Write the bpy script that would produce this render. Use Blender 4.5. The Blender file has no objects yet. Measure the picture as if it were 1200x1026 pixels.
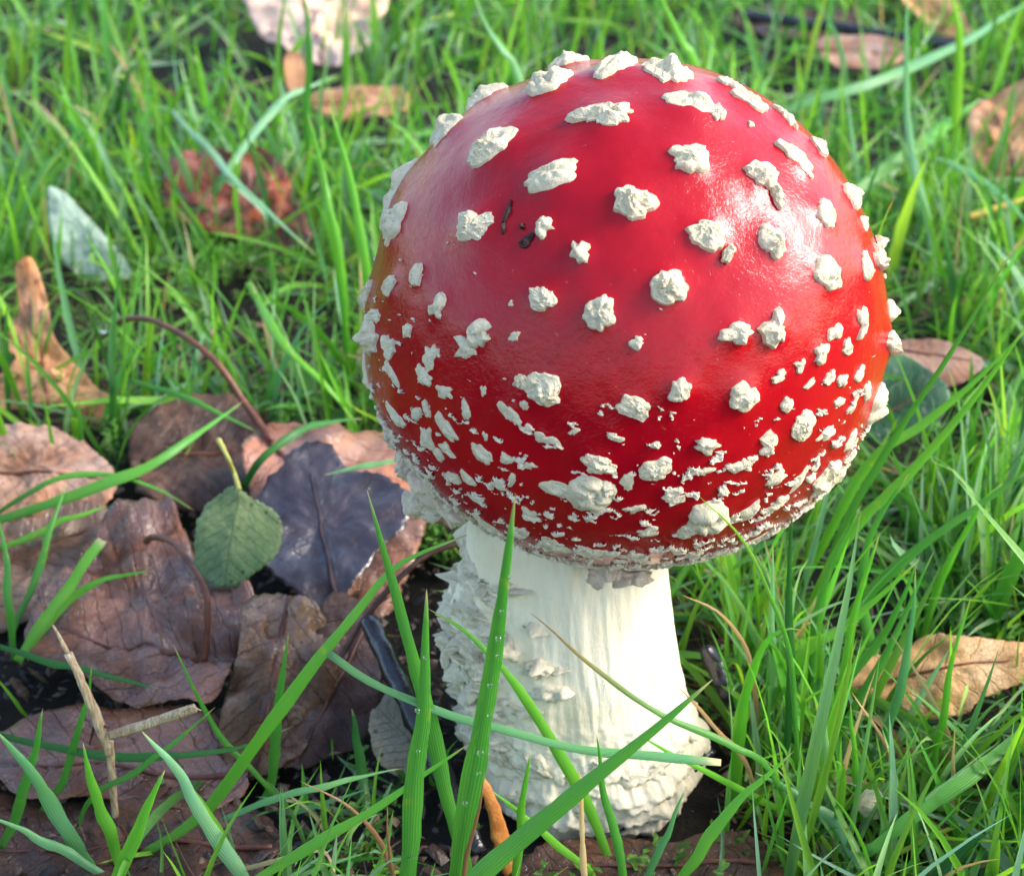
import bpy, math, random
import numpy as np
from mathutils import Vector, noise as mnoise

random.seed(7)
rng = np.random.default_rng(7)
scene = bpy.context.scene
scene.unit_settings.system = 'METRIC'
scene.unit_settings.scale_length = 0.01          # one unit is one centimetre

# ------------------------------------------------------------------ camera, sky, sun, exposure
CAM = np.array([-1.35, -20.7, 18.2])
PITCH = math.radians(29.0)
FPX = 1800.0                                     # focal length for a 1200 px wide frame
cd = bpy.data.cameras.new('camera')
cam = bpy.data.objects.new('camera', cd)
scene.collection.objects.link(cam)
cam.location = CAM
cam.rotation_euler = (math.pi/2 - PITCH, 0, 0)
cd.sensor_fit = 'HORIZONTAL'; cd.sensor_width = 36.0
cd.lens = 36.0*FPX/1200.0
cd.clip_start = 0.5; cd.clip_end = 5000
cd.dof.use_dof = True
cd.dof.focus_distance = 22.0
cd.dof.aperture_fstop = 0.36
scene.camera = cam

SUN_EL, SUN_AZ = math.radians(36), math.radians(90)     # azimuth clockwise from +Y
world = bpy.data.worlds.new('World'); scene.world = world
world.use_nodes = True
nt = world.node_tree; nt.nodes.clear()
sky = nt.nodes.new('ShaderNodeTexSky'); sky.sky_type = 'NISHITA'
sky.sun_disc = False; sky.sun_elevation = SUN_EL; sky.sun_rotation = SUN_AZ
sky.air_density = 1.0; sky.dust_density = 1.8; sky.ozone_density = 1.0
bg = nt.nodes.new('ShaderNodeBackground'); bg.inputs['Strength'].default_value = 0.15
wo = nt.nodes.new('ShaderNodeOutputWorld')
nt.links.new(sky.outputs[0], bg.inputs[0]); nt.links.new(bg.outputs[0], wo.inputs[0])

sl = bpy.data.lights.new('sun', 'SUN'); sl.energy = 1.5; sl.angle = math.radians(24)
sl.color = (1.0, 0.965, 0.91)
sun = bpy.data.objects.new('sun', sl); scene.collection.objects.link(sun)
sd = Vector((math.sin(SUN_AZ)*math.cos(SUN_EL), math.cos(SUN_AZ)*math.cos(SUN_EL), math.sin(SUN_EL)))
sun.rotation_euler = sd.to_track_quat('Z', 'Y').to_euler()

vs = scene.view_settings
vs.view_transform = 'Standard'; vs.look = 'None'; vs.gamma = 1.0; vs.exposure = 1.6
vs.use_curve_mapping = False
scene.render.engine = 'CYCLES'
cy = scene.cycles
cy.max_bounces = 4; cy.diffuse_bounces = 2; cy.glossy_bounces = 2; cy.transmission_bounces = 4; cy.transparent_max_bounces = 4
cy.caustics_reflective = False; cy.caustics_refractive = False

# ------------------------------------------------------------------ helpers
cp, sp = math.cos(PITCH), math.sin(PITCH)
def ray(px, py):
    u = (px-600)/FPX; v = -(py-513)/FPX
    return np.array([u, cp + v*sp, -sp + v*cp])
def at_z(px, py, z):
    d = ray(px, py); return CAM + d*((z-CAM[2])/d[2])
def at_y(px, py, y):
    d = ray(px, py); return CAM + d*((y-CAM[1])/d[1])
def at_plane(px, py, p0, n):
    d = ray(px, py); return CAM + d*(np.dot(p0-CAM, n)/np.dot(d, n))
def project(P):
    q = np.asarray(P)-CAM
    f = q[..., 1]*cp - q[..., 2]*sp; u = q[..., 1]*sp + q[..., 2]*cp
    return 600+q[..., 0]/f*FPX, 513-u/f*FPX, f
def unit(v):
    v = np.asarray(v, float); return v/np.linalg.norm(v)

_perm = np.random.default_rng(3).permutation(4096)
_val = np.random.default_rng(4).uniform(-1, 1, 4096)
def vnoise(p):
    p = np.asarray(p, float); i = np.floor(p).astype(np.int64); f = p-i
    f = f*f*f*(f*(f*6-15)+10)
    def h(dx, dy, dz):
        return _val[(_perm[(_perm[(_perm[(i[..., 0]+dx) & 4095]+i[..., 1]+dy) & 4095]+i[..., 2]+dz) & 4095])]
    x, y, z = f[..., 0], f[..., 1], f[..., 2]
    a = h(0,0,0)*(1-x)+h(1,0,0)*x; b = h(0,1,0)*(1-x)+h(1,1,0)*x
    c = h(0,0,1)*(1-x)+h(1,0,1)*x; d = h(0,1,1)*(1-x)+h(1,1,1)*x
    return (a*(1-y)+b*y)*(1-z) + (c*(1-y)+d*y)*z
def fbm(p, o=4, g=0.5):
    p = np.asarray(p, float); s = 0; a = 1.0
    for k in range(o):
        s = s + a*vnoise(p*(2.03**k)+17.3*k); a *= g
    return s

def make_mesh(name, V, F, smooth=True, tint=None, uv=None):
    """V (n,3), F (m,4) or (m,3) int array; tint (n,3) vertex colour; uv (n,2) per vertex"""
    V = np.asarray(V, np.float32); F = np.asarray(F, np.int32)
    me = bpy.data.meshes.new(name)
    k = F.shape[1]
    me.vertices.add(len(V)); me.vertices.foreach_set('co', V.ravel())
    me.loops.add(F.size); me.loops.foreach_set('vertex_index', F.ravel())
    me.polygons.add(len(F)); me.polygons.foreach_set('loop_start', np.arange(0, F.size, k, dtype=np.int32))
    me.polygons.foreach_set('use_smooth', np.full(len(F), smooth))
    me.update(calc_edges=True)
    if tint is not None:
        at = me.color_attributes.new('tint', 'FLOAT_COLOR', 'POINT')
        c = np.ones((len(V), 4), np.float32); c[:, :3] = tint
        at.data.foreach_set('color', c.ravel())
    if uv is not None:
        l = me.uv_layers.new(name='uv')
        l.data.foreach_set('uv', np.asarray(uv, np.float32)[F.ravel()].ravel())
    me.validate()
    return me

WPOS = {}
def link(name, me, mat, parent=None, loc=(0, 0, 0)):
    """link a mesh whose vertices are relative to loc (world); unrotated parents only"""
    o = bpy.data.objects.new(name, me)
    scene.collection.objects.link(o)
    loc = np.asarray(loc, float)
    if me is not None and mat is not None and not me.materials: me.materials.append(mat)
    WPOS[o.name] = loc
    if parent is not None:
        o.parent = parent; o.location = loc - WPOS[parent.name]
    else:
        o.location = loc
    return o
def tag(o, label=None, cat=None, group=None, kind=None):
    if label: o['label'] = label
    if cat: o['category'] = cat
    if group: o['group'] = group
    if kind: o['kind'] = kind
    return o

def grid_faces(nu, nv, wrap_u=False):
    """vertex index = v*nu+u"""
    uu = np.arange(nu if wrap_u else nu-1); vv = np.arange(nv-1)
    U, Vv = np.meshgrid(uu, vv)
    U2 = (U+1) % nu
    return np.stack([Vv*nu+U, Vv*nu+U2, (Vv+1)*nu+U2, (Vv+1)*nu+U], -1).reshape(-1, 4)

def spline(P, n):
    P = np.asarray(P, float)
    if len(P) == 2: 
        t = np.linspace(0, 1, n)[:, None]; return P[0]*(1-t)+P[1]*t
    Q = np.vstack([2*P[0]-P[1], P, 2*P[-1]-P[-2]])
    L = np.r_[0, np.cumsum(np.linalg.norm(np.diff(P, axis=0), axis=1))]
    s = np.linspace(0, L[-1], n); out = []
    for x in s:
        k = min(np.searchsorted(L, x, 'right')-1, len(P)-2); k = max(k, 0)
        t = (x-L[k])/max(L[k+1]-L[k], 1e-9)
        a, b, c, d = Q[k], Q[k+1], Q[k+2], Q[k+3]
        out.append(0.5*((2*b)+(-a+c)*t+(2*a-5*b+4*c-d)*t*t+(-a+3*b-3*c+d)*t**3))
    return np.array(out)

def tube(P, R, n=24, seg=10, bump=0.0, seed=0, flat=1.0):
    """swept tube through control points P with radii R (list); closed tips"""
    C = spline(P, n); r = np.interp(np.linspace(0, 1, n), np.linspace(0, 1, len(R)), R)
    T = np.gradient(C, axis=0); T /= np.linalg.norm(T, axis=1)[:, None]+1e-9
    ref = unit([0.3, -0.8, 0.55]); V = []
    for k in range(n):
        a = np.cross(T[k], ref); a = a/(np.linalg.norm(a)+1e-9); b = np.cross(a, T[k])
        ph = np.linspace(0, 2*np.pi, seg, endpoint=False)
        rr = r[k]*(1+bump*vnoise(np.stack([np.cos(ph)*2+seed, np.sin(ph)*2, np.full(seg, k*0.5)], -1)))
        V.append(C[k]+np.outer(np.cos(ph)*rr, a)+np.outer(np.sin(ph)*rr*flat, b))
    V = np.concatenate(V); F = grid_faces(seg, n, True)
    e0, e1 = len(V), len(V)+1
    V = np.vstack([V, C[0], C[-1]])
    i = np.arange(seg); j = (i+1) % seg
    F = np.vstack([F, np.stack([np.full(seg, e0), j, i, i], -1)[:, [0, 1, 2, 2]],
                   np.stack([np.full(seg, e1), (n-1)*seg+i, (n-1)*seg+j, (n-1)*seg+j], -1)])
    return V, F
def make_tube(name, P, R, mat, parent=None, loc=None, **k):
    V, F = tube(P, R, **k)
    bm_faces = [tuple(dict.fromkeys(f)) for f in F.tolist()]
    loc = np.asarray(P[0] if loc is None else loc, float)
    me = bpy.data.meshes.new(name); me.from_pydata((V-loc).tolist(), [], bm_faces)
    me.polygons.foreach_set('use_smooth', [True]*len(me.polygons)); me.update()
    return link(name, me, mat, parent, loc)

# ------------------------------------------------------------------ materials
class NT:
    def __init__(s, name):
        s.m = bpy.data.materials.new(name); s.m.use_nodes = True
        s.t = s.m.node_tree; s.t.nodes.clear()
        s.out = s.t.nodes.new('ShaderNodeOutputMaterial')
    def n(s, typ, **k):
        x = s.t.nodes.new('ShaderNode'+typ)
        for a, b in k.items(): setattr(x, a, b)
        return x
    def l(s, a, b): s.t.links.new(a, b)
    def put(s, sock, v):
        if hasattr(v, 'is_linked'): s.l(v, sock)
        else: sock.default_value = v
    def coord(s, kind='Object'): return s.n('TexCoord').outputs[kind]
    def noise(s, scale, detail=4, rough=0.55, vec=None, dist=0.0):
        x = s.n('TexNoise'); x.inputs['Scale'].default_value = scale; x.inputs['Detail'].default_value = detail
        x.inputs['Roughness'].default_value = rough; x.inputs['Distortion'].default_value = dist
        s.l(vec if vec is not None else s.coord(), x.inputs['Vector']); return x.outputs['Fac']
    def ramp(s, fac, stops):
        x = s.n('ValToRGB'); e = x.color_ramp.elements
        while len(e) < len(stops): e.new(0.5)
        for q, (p, c) in zip(e, stops):
            q.position = p; q.color = (c, c, c, 1) if isinstance(c, (int, float)) else (*c, 1)
        s.l(fac, x.inputs[0]); return x.outputs[0]
    def math(s, op, a, b=None, c=None):
        x = s.n('Math', operation=op); s.put(x.inputs[0], a)
        if b is not None: s.put(x.inputs[1], b)
        if c is not None: s.put(x.inputs[2], c)
        return x.outputs[0]
    def mix(s, fac, a, b, mode='MIX'):
        x = s.n('Mix', data_type='RGBA', blend_type=mode)
        s.put(x.inputs[0], fac); s.put(x.inputs[6], a if hasattr(a, 'is_linked') else (*a, 1)); s.put(x.inputs[7], b if hasattr(b, 'is_linked') else (*b, 1))
        return x.outputs[2]
    def bump(s, h, strength=0.3, dist=0.02, normal=None):
        x = s.n('Bump'); x.inputs['Strength'].default_value = strength; x.inputs['Distance'].default_value = dist
        s.l(h, x.inputs['Height'])
        if normal is not None: s.l(normal, x.inputs['Normal'])
        return x.outputs[0]
    def bsdf(s, **k):
        x = s.n('BsdfPrincipled')
        names = dict(color='Base Color', rough='Roughness', normal='Normal', spec='Specular IOR Level', coat='Coat Weight',
                     coat_rough='Coat Roughness', coat_normal='Coat Normal', sss='Subsurface Weight', sss_scale='Subsurface Scale', ior='IOR', trans='Transmission Weight', coat_ior='Coat IOR')
        for a, b in k.items():
            sk = x.inputs[names[a]]
            if a == 'color' and not hasattr(b, 'is_linked'): b = (*b, 1)
            s.put(sk, b)
        return x
    def done(s, sh): s.l(sh, s.out.inputs[0]); return s.m

def m_cap():
    a = NT('cap_skin')
    co = a.coord()
    big = a.noise(0.35, 3, vec=co); mott = a.noise(2.2, 4, vec=co)
    col = a.mix(a.ramp(big, [(0.35, 0), (0.7, 1)]), (0.34, 0.0008, 0.008), (0.45, 0.002, 0.008))
    col = a.mix(a.ramp(mott, [(0.55, 0), (0.8, 0.5)]), col, (0.50, 0.006, 0.011))
    mpp = a.n('Mapping'); mpp.inputs['Scale'].default_value = (5, 5, .5); a.l(co, mpp.inputs[0])
    col = a.mix(a.ramp(a.noise(1.3, 3, .6, vec=mpp.outputs[0]), [(0.52, 0), (0.75, 0.5)]), col, (0.30, 0.0008, 0.006))
    sp_ = a.noise(9, 2, vec=co)
    col = a.mix(a.ramp(sp_, [(0.72, 0), (0.78, 0.5)]), col, (0.60, 0.10, 0.07))
    wr = a.noise(13, 3, 0.6, vec=co, dist=1.2)
    fine = a.noise(38, 2, 0.6, vec=co)
    h = a.math('ADD', a.math('MULTIPLY', wr, 1.0), a.math('MULTIPLY', fine, 0.4))
    nb = a.bump(h, 1.0, 0.0062)
    b = a.bsdf(color=col, rough=0.6, spec=0.0, coat=1.0, coat_rough=0.08, coat_normal=nb, coat_ior=1.40)
    return a.done(b.outputs[0])
def m_wart(name, c1, c2, c3):
    a = NT(name); co = a.coord()
    n1 = a.noise(4, 4, vec=co); n2 = a.noise(14, 5, 0.7, vec=co, dist=1.0)
    col = a.mix(a.ramp(n1, [(0.3, 0), (0.7, 1)]), c1, c2)
    col = a.mix(a.ramp(n2, [(0.54, 0), (0.68, 0.75)]), col, c3)
    b = a.bsdf(color=col, rough=0.75, spec=0.3, normal=a.bump(a.math('ADD', n2, a.math('MULTIPLY', a.noise(38, 3, .7, vec=co), .5)), 0.9, 0.05))
    return a.done(b.outputs[0])
def m_stem():
    a = NT('stem_flesh'); co = a.coord()
    mp = a.n('Mapping'); mp.inputs['Scale'].default_value = (6, 6, 0.9); a.l(co, mp.inputs[0])
    fib = a.noise(2.2, 5, 0.65, vec=mp.outputs[0]); n1 = a.noise(0.9, 4, vec=co); n2 = a.noise(9, 5, 0.7, vec=co)
    col = a.mix(a.ramp(n1, [(0.4, 0), (0.75, 1)]), (0.88, 0.79, 0.60), (0.82, 0.68, 0.44))
    col = a.mix(a.ramp(n2, [(0.62, 0), (0.75, 0.5)]), col, (0.62, 0.45, 0.30))
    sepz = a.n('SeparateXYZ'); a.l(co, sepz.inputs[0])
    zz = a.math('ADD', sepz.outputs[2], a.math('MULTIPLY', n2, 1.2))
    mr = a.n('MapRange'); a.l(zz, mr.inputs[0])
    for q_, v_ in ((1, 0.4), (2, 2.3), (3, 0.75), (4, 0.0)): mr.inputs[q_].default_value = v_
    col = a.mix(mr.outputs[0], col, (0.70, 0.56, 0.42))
    h = a.math('ADD', fib, a.math('MULTIPLY', n2, 0.7))
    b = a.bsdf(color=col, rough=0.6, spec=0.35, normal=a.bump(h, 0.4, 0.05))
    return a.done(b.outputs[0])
def m_grass():
    a = NT('grass_blade_green')
    at = a.n('Attribute', attribute_name='tint'); uv = a.n('UVMap', uv_map='uv').outputs[0]
    s = a.n('SeparateXYZ'); a.l(uv, s.inputs[0])
    st = a.math('SINE', a.math('MULTIPLY', s.outputs[0], 44.0))
    n1 = a.noise(1.1, 2)
    col = a.mix(a.ramp(n1, [(0.3, 0), (0.75, 0.55)]), at.outputs['Color'], a.mix(1.0, at.outputs['Color'], (1.35, 1.15, 0.75), 'MULTIPLY'))
    col = a.mix(a.ramp(a.noise(2.6, 2), [(0.66, 0), (0.74, 0.65)]), col, a.mix(1.0, col, (2.2, 1.1, .9), 'MULTIPLY'))
    col = a.mix(a.math('MULTIPLY', a.math('ADD', st, 1.0), 0.13), col, a.mix(1.0, col, (1.8, 1.6, 1.9), 'MULTIPLY'))
    rough = 0.26
    b = a.bsdf(color=col, rough=rough, spec=0.5, normal=a.bump(st, 0.35, 0.012))
    tr = a.n('BsdfTranslucent'); a.l(a.mix(1.0, col, (1.2, 1.2, 0.62), 'MULTIPLY'), tr.inputs[0])
    mx = a.n('MixShader'); mx.inputs[0].default_value = 0.45
    a.l(b.outputs[0], mx.inputs[1]); a.l(tr.outputs[0], mx.inputs[2])
    return a.done(mx.outputs[0])
def m_leaf(name, c1, c2, c3, rough=0.4, vein=(0.5, 0.5, 0.5), veinf=0.35, spots=0.4, gloss=0.5, trans=0.12, relief=0.8):
    a = NT(name); co = a.coord(); uv = a.n('UVMap', uv_map='uv').outputs[0]
    s = a.n('SeparateXYZ'); a.l(uv, s.inputs[0])
    n0 = a.noise(1.6, 3, vec=co)
    av = a.math('ABSOLUTE', s.outputs[1])
    q = a.math('ADD', a.math('SUBTRACT', s.outputs[0], a.math('MULTIPLY', av, 0.75)), a.math('MULTIPLY', n0, 0.12))
    fr = a.math('ABSOLUTE', a.math('SUBTRACT', a.math('FRACT', a.math('MULTIPLY', q, 8.0)), 0.5))
    side = a.ramp(fr, [(0.0, 1), (0.06, 0.0)])
    mid = a.ramp(av, [(0.0, 1), (0.022, 0.0)])
    vn = a.math('MAXIMUM', side, mid)
    vor = a.n('TexVoronoi', feature='DISTANCE_TO_EDGE'); vor.inputs['Scale'].default_value = 8.0
    a.l(co, vor.inputs['Vector'])
    ret = a.ramp(vor.outputs[0], [(0.0, 1), (0.08, 0)])
    n1 = a.noise(0.75, 5, 0.6, vec=co, dist=0.6); n2 = a.noise(5, 5, 0.65, vec=co); n3 = a.noise(24, 3, vec=co)
    col = a.mix(a.ramp(n1, [(0.36, 0), (0.64, 1)]), c1, c2)
    col = a.mix(a.ramp(n2, [(0.58, 0), (0.74, spots)]), col, c3)
    big = a.noise(0.42, 3, 0.6, vec=co)
    col = a.mix(a.ramp(big, [(0.50, 0), (0.66, 0.75)]), col, a.mix(1.0, col, (1.9, 1.55, 1.15), 'MULTIPLY'))
    col = a.mix(a.ramp(big, [(0.30, 0.8), (0.45, 0.0)]), col, a.mix(1.0, col, (.42, .40, .45), 'MULTIPLY'))
    pit = a.n('TexVoronoi'); pit.inputs['Scale'].default_value = 2.6; a.l(co, pit.inputs['Vector'])
    col = a.mix(a.ramp(pit.outputs['Distance'], [(0.06, 0.85), (0.14, 0.0)]), col, a.mix(1.0, col, (.30, .26, .26), 'MULTIPLY'))
    col = a.mix(a.math('MULTIPLY', ret, .35), col, a.mix(1.0, col, (.6, .55, .55), 'MULTIPLY'))
    col = a.mix(a.math('MULTIPLY', vn, min(veinf*1.8, 1.0)), col, a.mix(1.0, col, vein, 'MULTIPLY'))
    h = a.math('ADD', a.math('MULTIPLY', vn, -1.0), a.math('ADD', a.math('MULTIPLY', n2, 0.9), a.math('MULTIPLY', ret, -0.45)))
    h = a.math('ADD', h, a.math('MULTIPLY', n3, 0.6))
    rg = a.ramp(a.noise(1.9, 2, vec=co), [(0.3, rough+.1), (0.7, rough+0.4)])
    nb = a.bump(h, relief, 0.022)
    wet = a.ramp(a.noise(0.55, 3, 0.6, vec=co), [(0.40, 0.08), (0.54, min(gloss*1.6, 1.0))])
    b = a.bsdf(color=col, rough=rg, spec=gloss*.35, normal=nb, coat=wet, coat_rough=rough*.75, coat_normal=nb, coat_ior=1.5+.3*(gloss > .55))
    tr = a.n('BsdfTranslucent'); a.l(col, tr.inputs[0])
    mx = a.n('MixShader'); mx.inputs[0].default_value = trans
    a.l(b.outputs[0], mx.inputs[1]); a.l(tr.outputs[0], mx.inputs[2])
    return a.done(mx.outputs[0])
def m_bark(name, c1, c2, rough=0.6, scale=3.0, spec=0.4):
    a = NT(name); co = a.coord()
    n1 = a.noise(scale, 5, 0.65, vec=co); n2 = a.noise(scale*5, 4, vec=co)
    col = a.mix(a.ramp(n1, [(0.35, 0), (0.68, 1)]), c1, c2)
    b = a.bsdf(color=col, rough=rough, spec=spec, normal=a.bump(a.math('ADD', n1, a.math('MULTIPLY', n2, 0.5)), 0.6, 0.04))
    return a.done(b.outputs[0])
def m_soil():
    a = NT('soil'); co = a.coord()
    n1 = a.noise(0.8, 6, 0.65, vec=co); n2 = a.noise(6, 5, 0.7, vec=co)
    col = a.mix(a.ramp(n1, [(0.35, 0), (0.7, 1)]), (0.010, 0.007, 0.005), (0.032, 0.022, 0.014))
    col = a.mix(a.ramp(n2, [(0.6, 0), (0.75, 0.6)]), col, (0.035, 0.05, 0.015))
    b = a.bsdf(color=col, rough=0.75, spec=0.3, normal=a.bump(n2, 1.0, 0.25))
    return a.done(b.outputs[0])
def m_water():
    a = NT('water'); b = a.bsdf(color=(1, 1, 1), rough=0.02, ior=1.33, trans=1.0); return a.done(b.outputs[0])

M_CAP, M_STEM, M_GRASS, M_SOIL, M_WATER = m_cap(), m_stem(), m_grass(), m_soil(), m_water()
M_WART = m_wart('wart_cream', (0.80, 0.68, 0.43), (0.86, 0.77, 0.56), (0.50, 0.36, 0.18))
M_FLECK = m_wart('fleck_cream', (0.80, 0.68, 0.48), (0.86, 0.77, 0.60), (0.62, 0.42, 0.28))
M_SCALE = m_wart('scale_cream', (0.84, 0.73, 0.50), (0.87, 0.79, 0.60), (0.62, 0.46, 0.26))
M_VEIL = m_wart('veil_tan', (0.62, 0.46, 0.32), (0.74, 0.64, 0.50), (0.45, 0.28, 0.17))

# ------------------------------------------------------------------ ground
n = 260
g = np.linspace(-1, 1, n); g = np.sign(g)*(np.abs(g)**2.6)*420
X, Y = np.meshgrid(g, g); Y = Y+6
hgt = 0.35*fbm(np.stack([X*0.22, Y*0.22, X*0], -1), 3) + 0.14*fbm(np.stack([X*1.3, Y*1.3, X*0+5], -1), 3) - 0.25
near = np.exp(-((X+0.0)**2+(Y-0.0)**2)/9.0)
hgt = hgt*(1-near)-0.05*near
soil = link('soil_ground', make_mesh('soil_ground', np.stack([X, Y, hgt], -1).reshape(-1, 3), grid_faces(n, n)), M_SOIL)
tag(soil, 'dark damp soil under the grass and leaf litter', kind='structure')

# ------------------------------------------------------------------ mushroom
CAPC = np.array([0.41, 1.17, 8.23]); CAPR = 3.95
AX = unit([0.15, 0.05, 0.985]); EX = unit(np.cross([0, 1, 0], AX)); EY = np.cross(AX, EX)
M3 = np.stack([EX, EY, AX], 0)                     # local->world: l @ M3
def cap_R(phi, az):
    bulge = 0.035*np.exp(-((phi-2.0)/0.42)**2) - 0.03*np.exp(-((phi-2.62)/0.3)**2) - 0.012*np.exp(-((phi-0.0)/0.5)**2)
    return CAPR*(1+bulge+0.008*np.sin(az*3+1)*np.sin(phi)+0.008*np.sin(az*2-phi*3)*np.sin(phi)+0.006*np.cos(az*5+phi*4)*np.sin(phi))
def cap_point(px, py):
    d = unit(ray(px, py)); R = CAPR
    for _ in range(6):
        oc = CAM-CAPC; b = np.dot(oc, d); c = np.dot(oc, oc)-R*R; disc = b*b-c
        if disc < 0: disc = 0.0
        p = CAM+d*(-b-math.sqrt(disc)); l = M3 @ unit(p-CAPC)
        R = cap_R(np.arccos(np.clip(l[2], -1, 1)), np.arctan2(l[1], l[0]))
    q = unit(p-CAPC)
    return CAPC+q*R, q

mush = link('mushroom', None, None, None, (0, 0, 0))
tag(mush, 'red fly agaric mushroom with white warts and thick white stem', 'mushroom')

# (px, py, half width, half height, rotation, relief, extra lobes)
W = [(567,116,22,11,0,.6),(526,156,21,14,30,.8),(579,174,30,19,25,.7),(645,100,28,16,12,.7),(664,77,22,9,0,.6),
 (711,138,36,18,-8,.6),(721,82,20,15,60,.8),(650,208,31,16,6,.6),(557,268,25,21,-15,.6,[(570,292,5,14,10)]),
 (466,260,17,21,-25,.6),(449,213,26,12,28,1.0),(740,238,24,20,-5,.7),(638,268,10,13,-10,.6),(681,296,15,15,40,.6),
 (635,349,17,15,-10,.6),(704,367,18,18,-20,.6),(459,336,10,8,30,.5),(492,325,7,13,5,.4),(515,361,9,14,10,.5),
 (419,351,15,13,0,.8),(439,373,13,12,0,.7),(599,355,3,3,0,.5),(444,249,7,12,0,.6),
 (783,90,26,18,10,.6,[(770,84,18,8,10)]),(811,126,36,15,-10,.6,[(838,136,10,12,0)]),(852,101,17,8,-20,.6),(876,121,20,11,-25,.6),
 (919,140,14,8,-40,.6),(806,189,22,19,10,.6),(890,207,20,17,-10,.6,[(908,228,7,16,25)]),(930,184,20,13,-20,.5),
 (941,201,11,6,-30,.4),(957,174,9,13,40,.7),(996,232,11,14,30,.6),(966,254,12,18,5,.5),(829,275,22,19,-8,.7,[(851,300,7,12,-20)]),
 (902,282,16,20,10,.7,[(914,318,5,26,8)]),(968,322,16,21,10,.6,[(964,346,3,10,0)]),(785,337,22,20,-30,.7),(1011,260,5,9,20,.6),
 (1011,312,8,20,8,.6),(1026,305,8,14,10,.8),(879,146,4,4,0,.5),
 (437,398,14,24,10,.7),(456,408,8,14,0,.5),(428,437,14,9,0,.9),(460,438,11,7,-30,.5),(478,388,6,12,5,.5),
 (559,390,14,14,20,.5,[(549,407,13,12,0),(570,395,8,9,0)]),(605,392,8,5,35,.5),(506,419,8,14,-25,.4),(496,440,12,9,-25,.4),
 (521,459,10,7,0,.5),(636,456,22,21,0,.8,[(611,446,9,8,0),(615,474,6,7,0)]),(600,487,20,9,-35,.5),(547,481,7,12,10,.4),
 (567,456,3,7,-20,.4),(463,486,11,9,0,.4),(487,485,6,9,0,.4),(501,479,4,8,10,.4),(524,502,16,8,-40,.4),(501,511,7,14,10,.4),
 (525,527,10,6,-30,.4),(513,532,5,9,20,.4),(566,532,15,10,-35,.4),(594,536,9,6,0,.4),(620,544,8,5,0,.4),(640,514,12,7,-15,.5),
 (531,559,8,7,-40,.4),(549,560,11,7,-30,.4),(600,562,5,7,-15,.4),(584,567,6,6,40,.4),(559,585,11,4,-20,.4),(569,511,3,6,20,.4),
 (705,544,20,13,-25,.7),(692,579,24,18,-15,.9,[(712,572,10,8,0)]),(658,575,24,11,-5,.4),(569,612,14,7,-25,.4),(652,638,18,8,-8,.4),
 (695,645,18,7,0,.4),(672,506,7,3,30,.4),(720,511,14,4,-15,.3),(748,400,10,9,-35,.6),(743,478,19,12,-20,.6),(797,458,13,17,-10,.6),
 (862,390,18,14,5,.6),(909,385,14,17,0,.7),(872,463,20,17,5,.7),(828,521,15,10,-10,.6),(768,549,19,13,15,.5),
 (831,605,27,22,20,.8,[(805,620,15,9,10)]),(741,650,16,6,0,.4),(899,521,11,12,0,.5),(869,542,15,8,5,.4),(909,560,12,9,10,.5),
 (912,589,14,9,10,.4),(824,552,13,5,5,.4),(922,473,8,9,30,.5),(940,496,18,19,-15,.8),(968,507,14,8,-5,.5),(995,516,10,9,30,.5),
 (998,473,8,8,30,.5),(982,471,6,6,0,.4),(960,413,8,12,-25,.5),(992,406,7,9,20,.5),(977,391,8,10,20,.5),(1008,381,7,16,5,.5),
 (972,440,8,7,30,.5),(987,444,8,8,20,.5),(1007,436,6,8,0,.5),(937,428,8,7,40,.4),(912,440,10,6,20,.3),(949,449,9,4,30,.4),
 (1041,401,15,15,-20,1.2),(1031,476,13,22,5,.9),(1015,460,5,15,5,.5),(968,560,19,22,35,.6),(992,567,13,9,30,.6),(935,562,6,18,-40,.4),
 (879,597,13,10,15,.4),(760,622,15,6,10,.4),(740,595,13,5,10,.4),(790,582,12,7,25,.4),(845,578,9,4,10,.3),(885,630,14,4,15,.3),
 (926,610,12,4,30,.3),(948,585,10,4,40,.3),(812,648,14,4,10,.3),(620,600,9,5,-10,.3),(735,565,6,8,0,.3),(605,620,12,4,-15,.3)]

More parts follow.
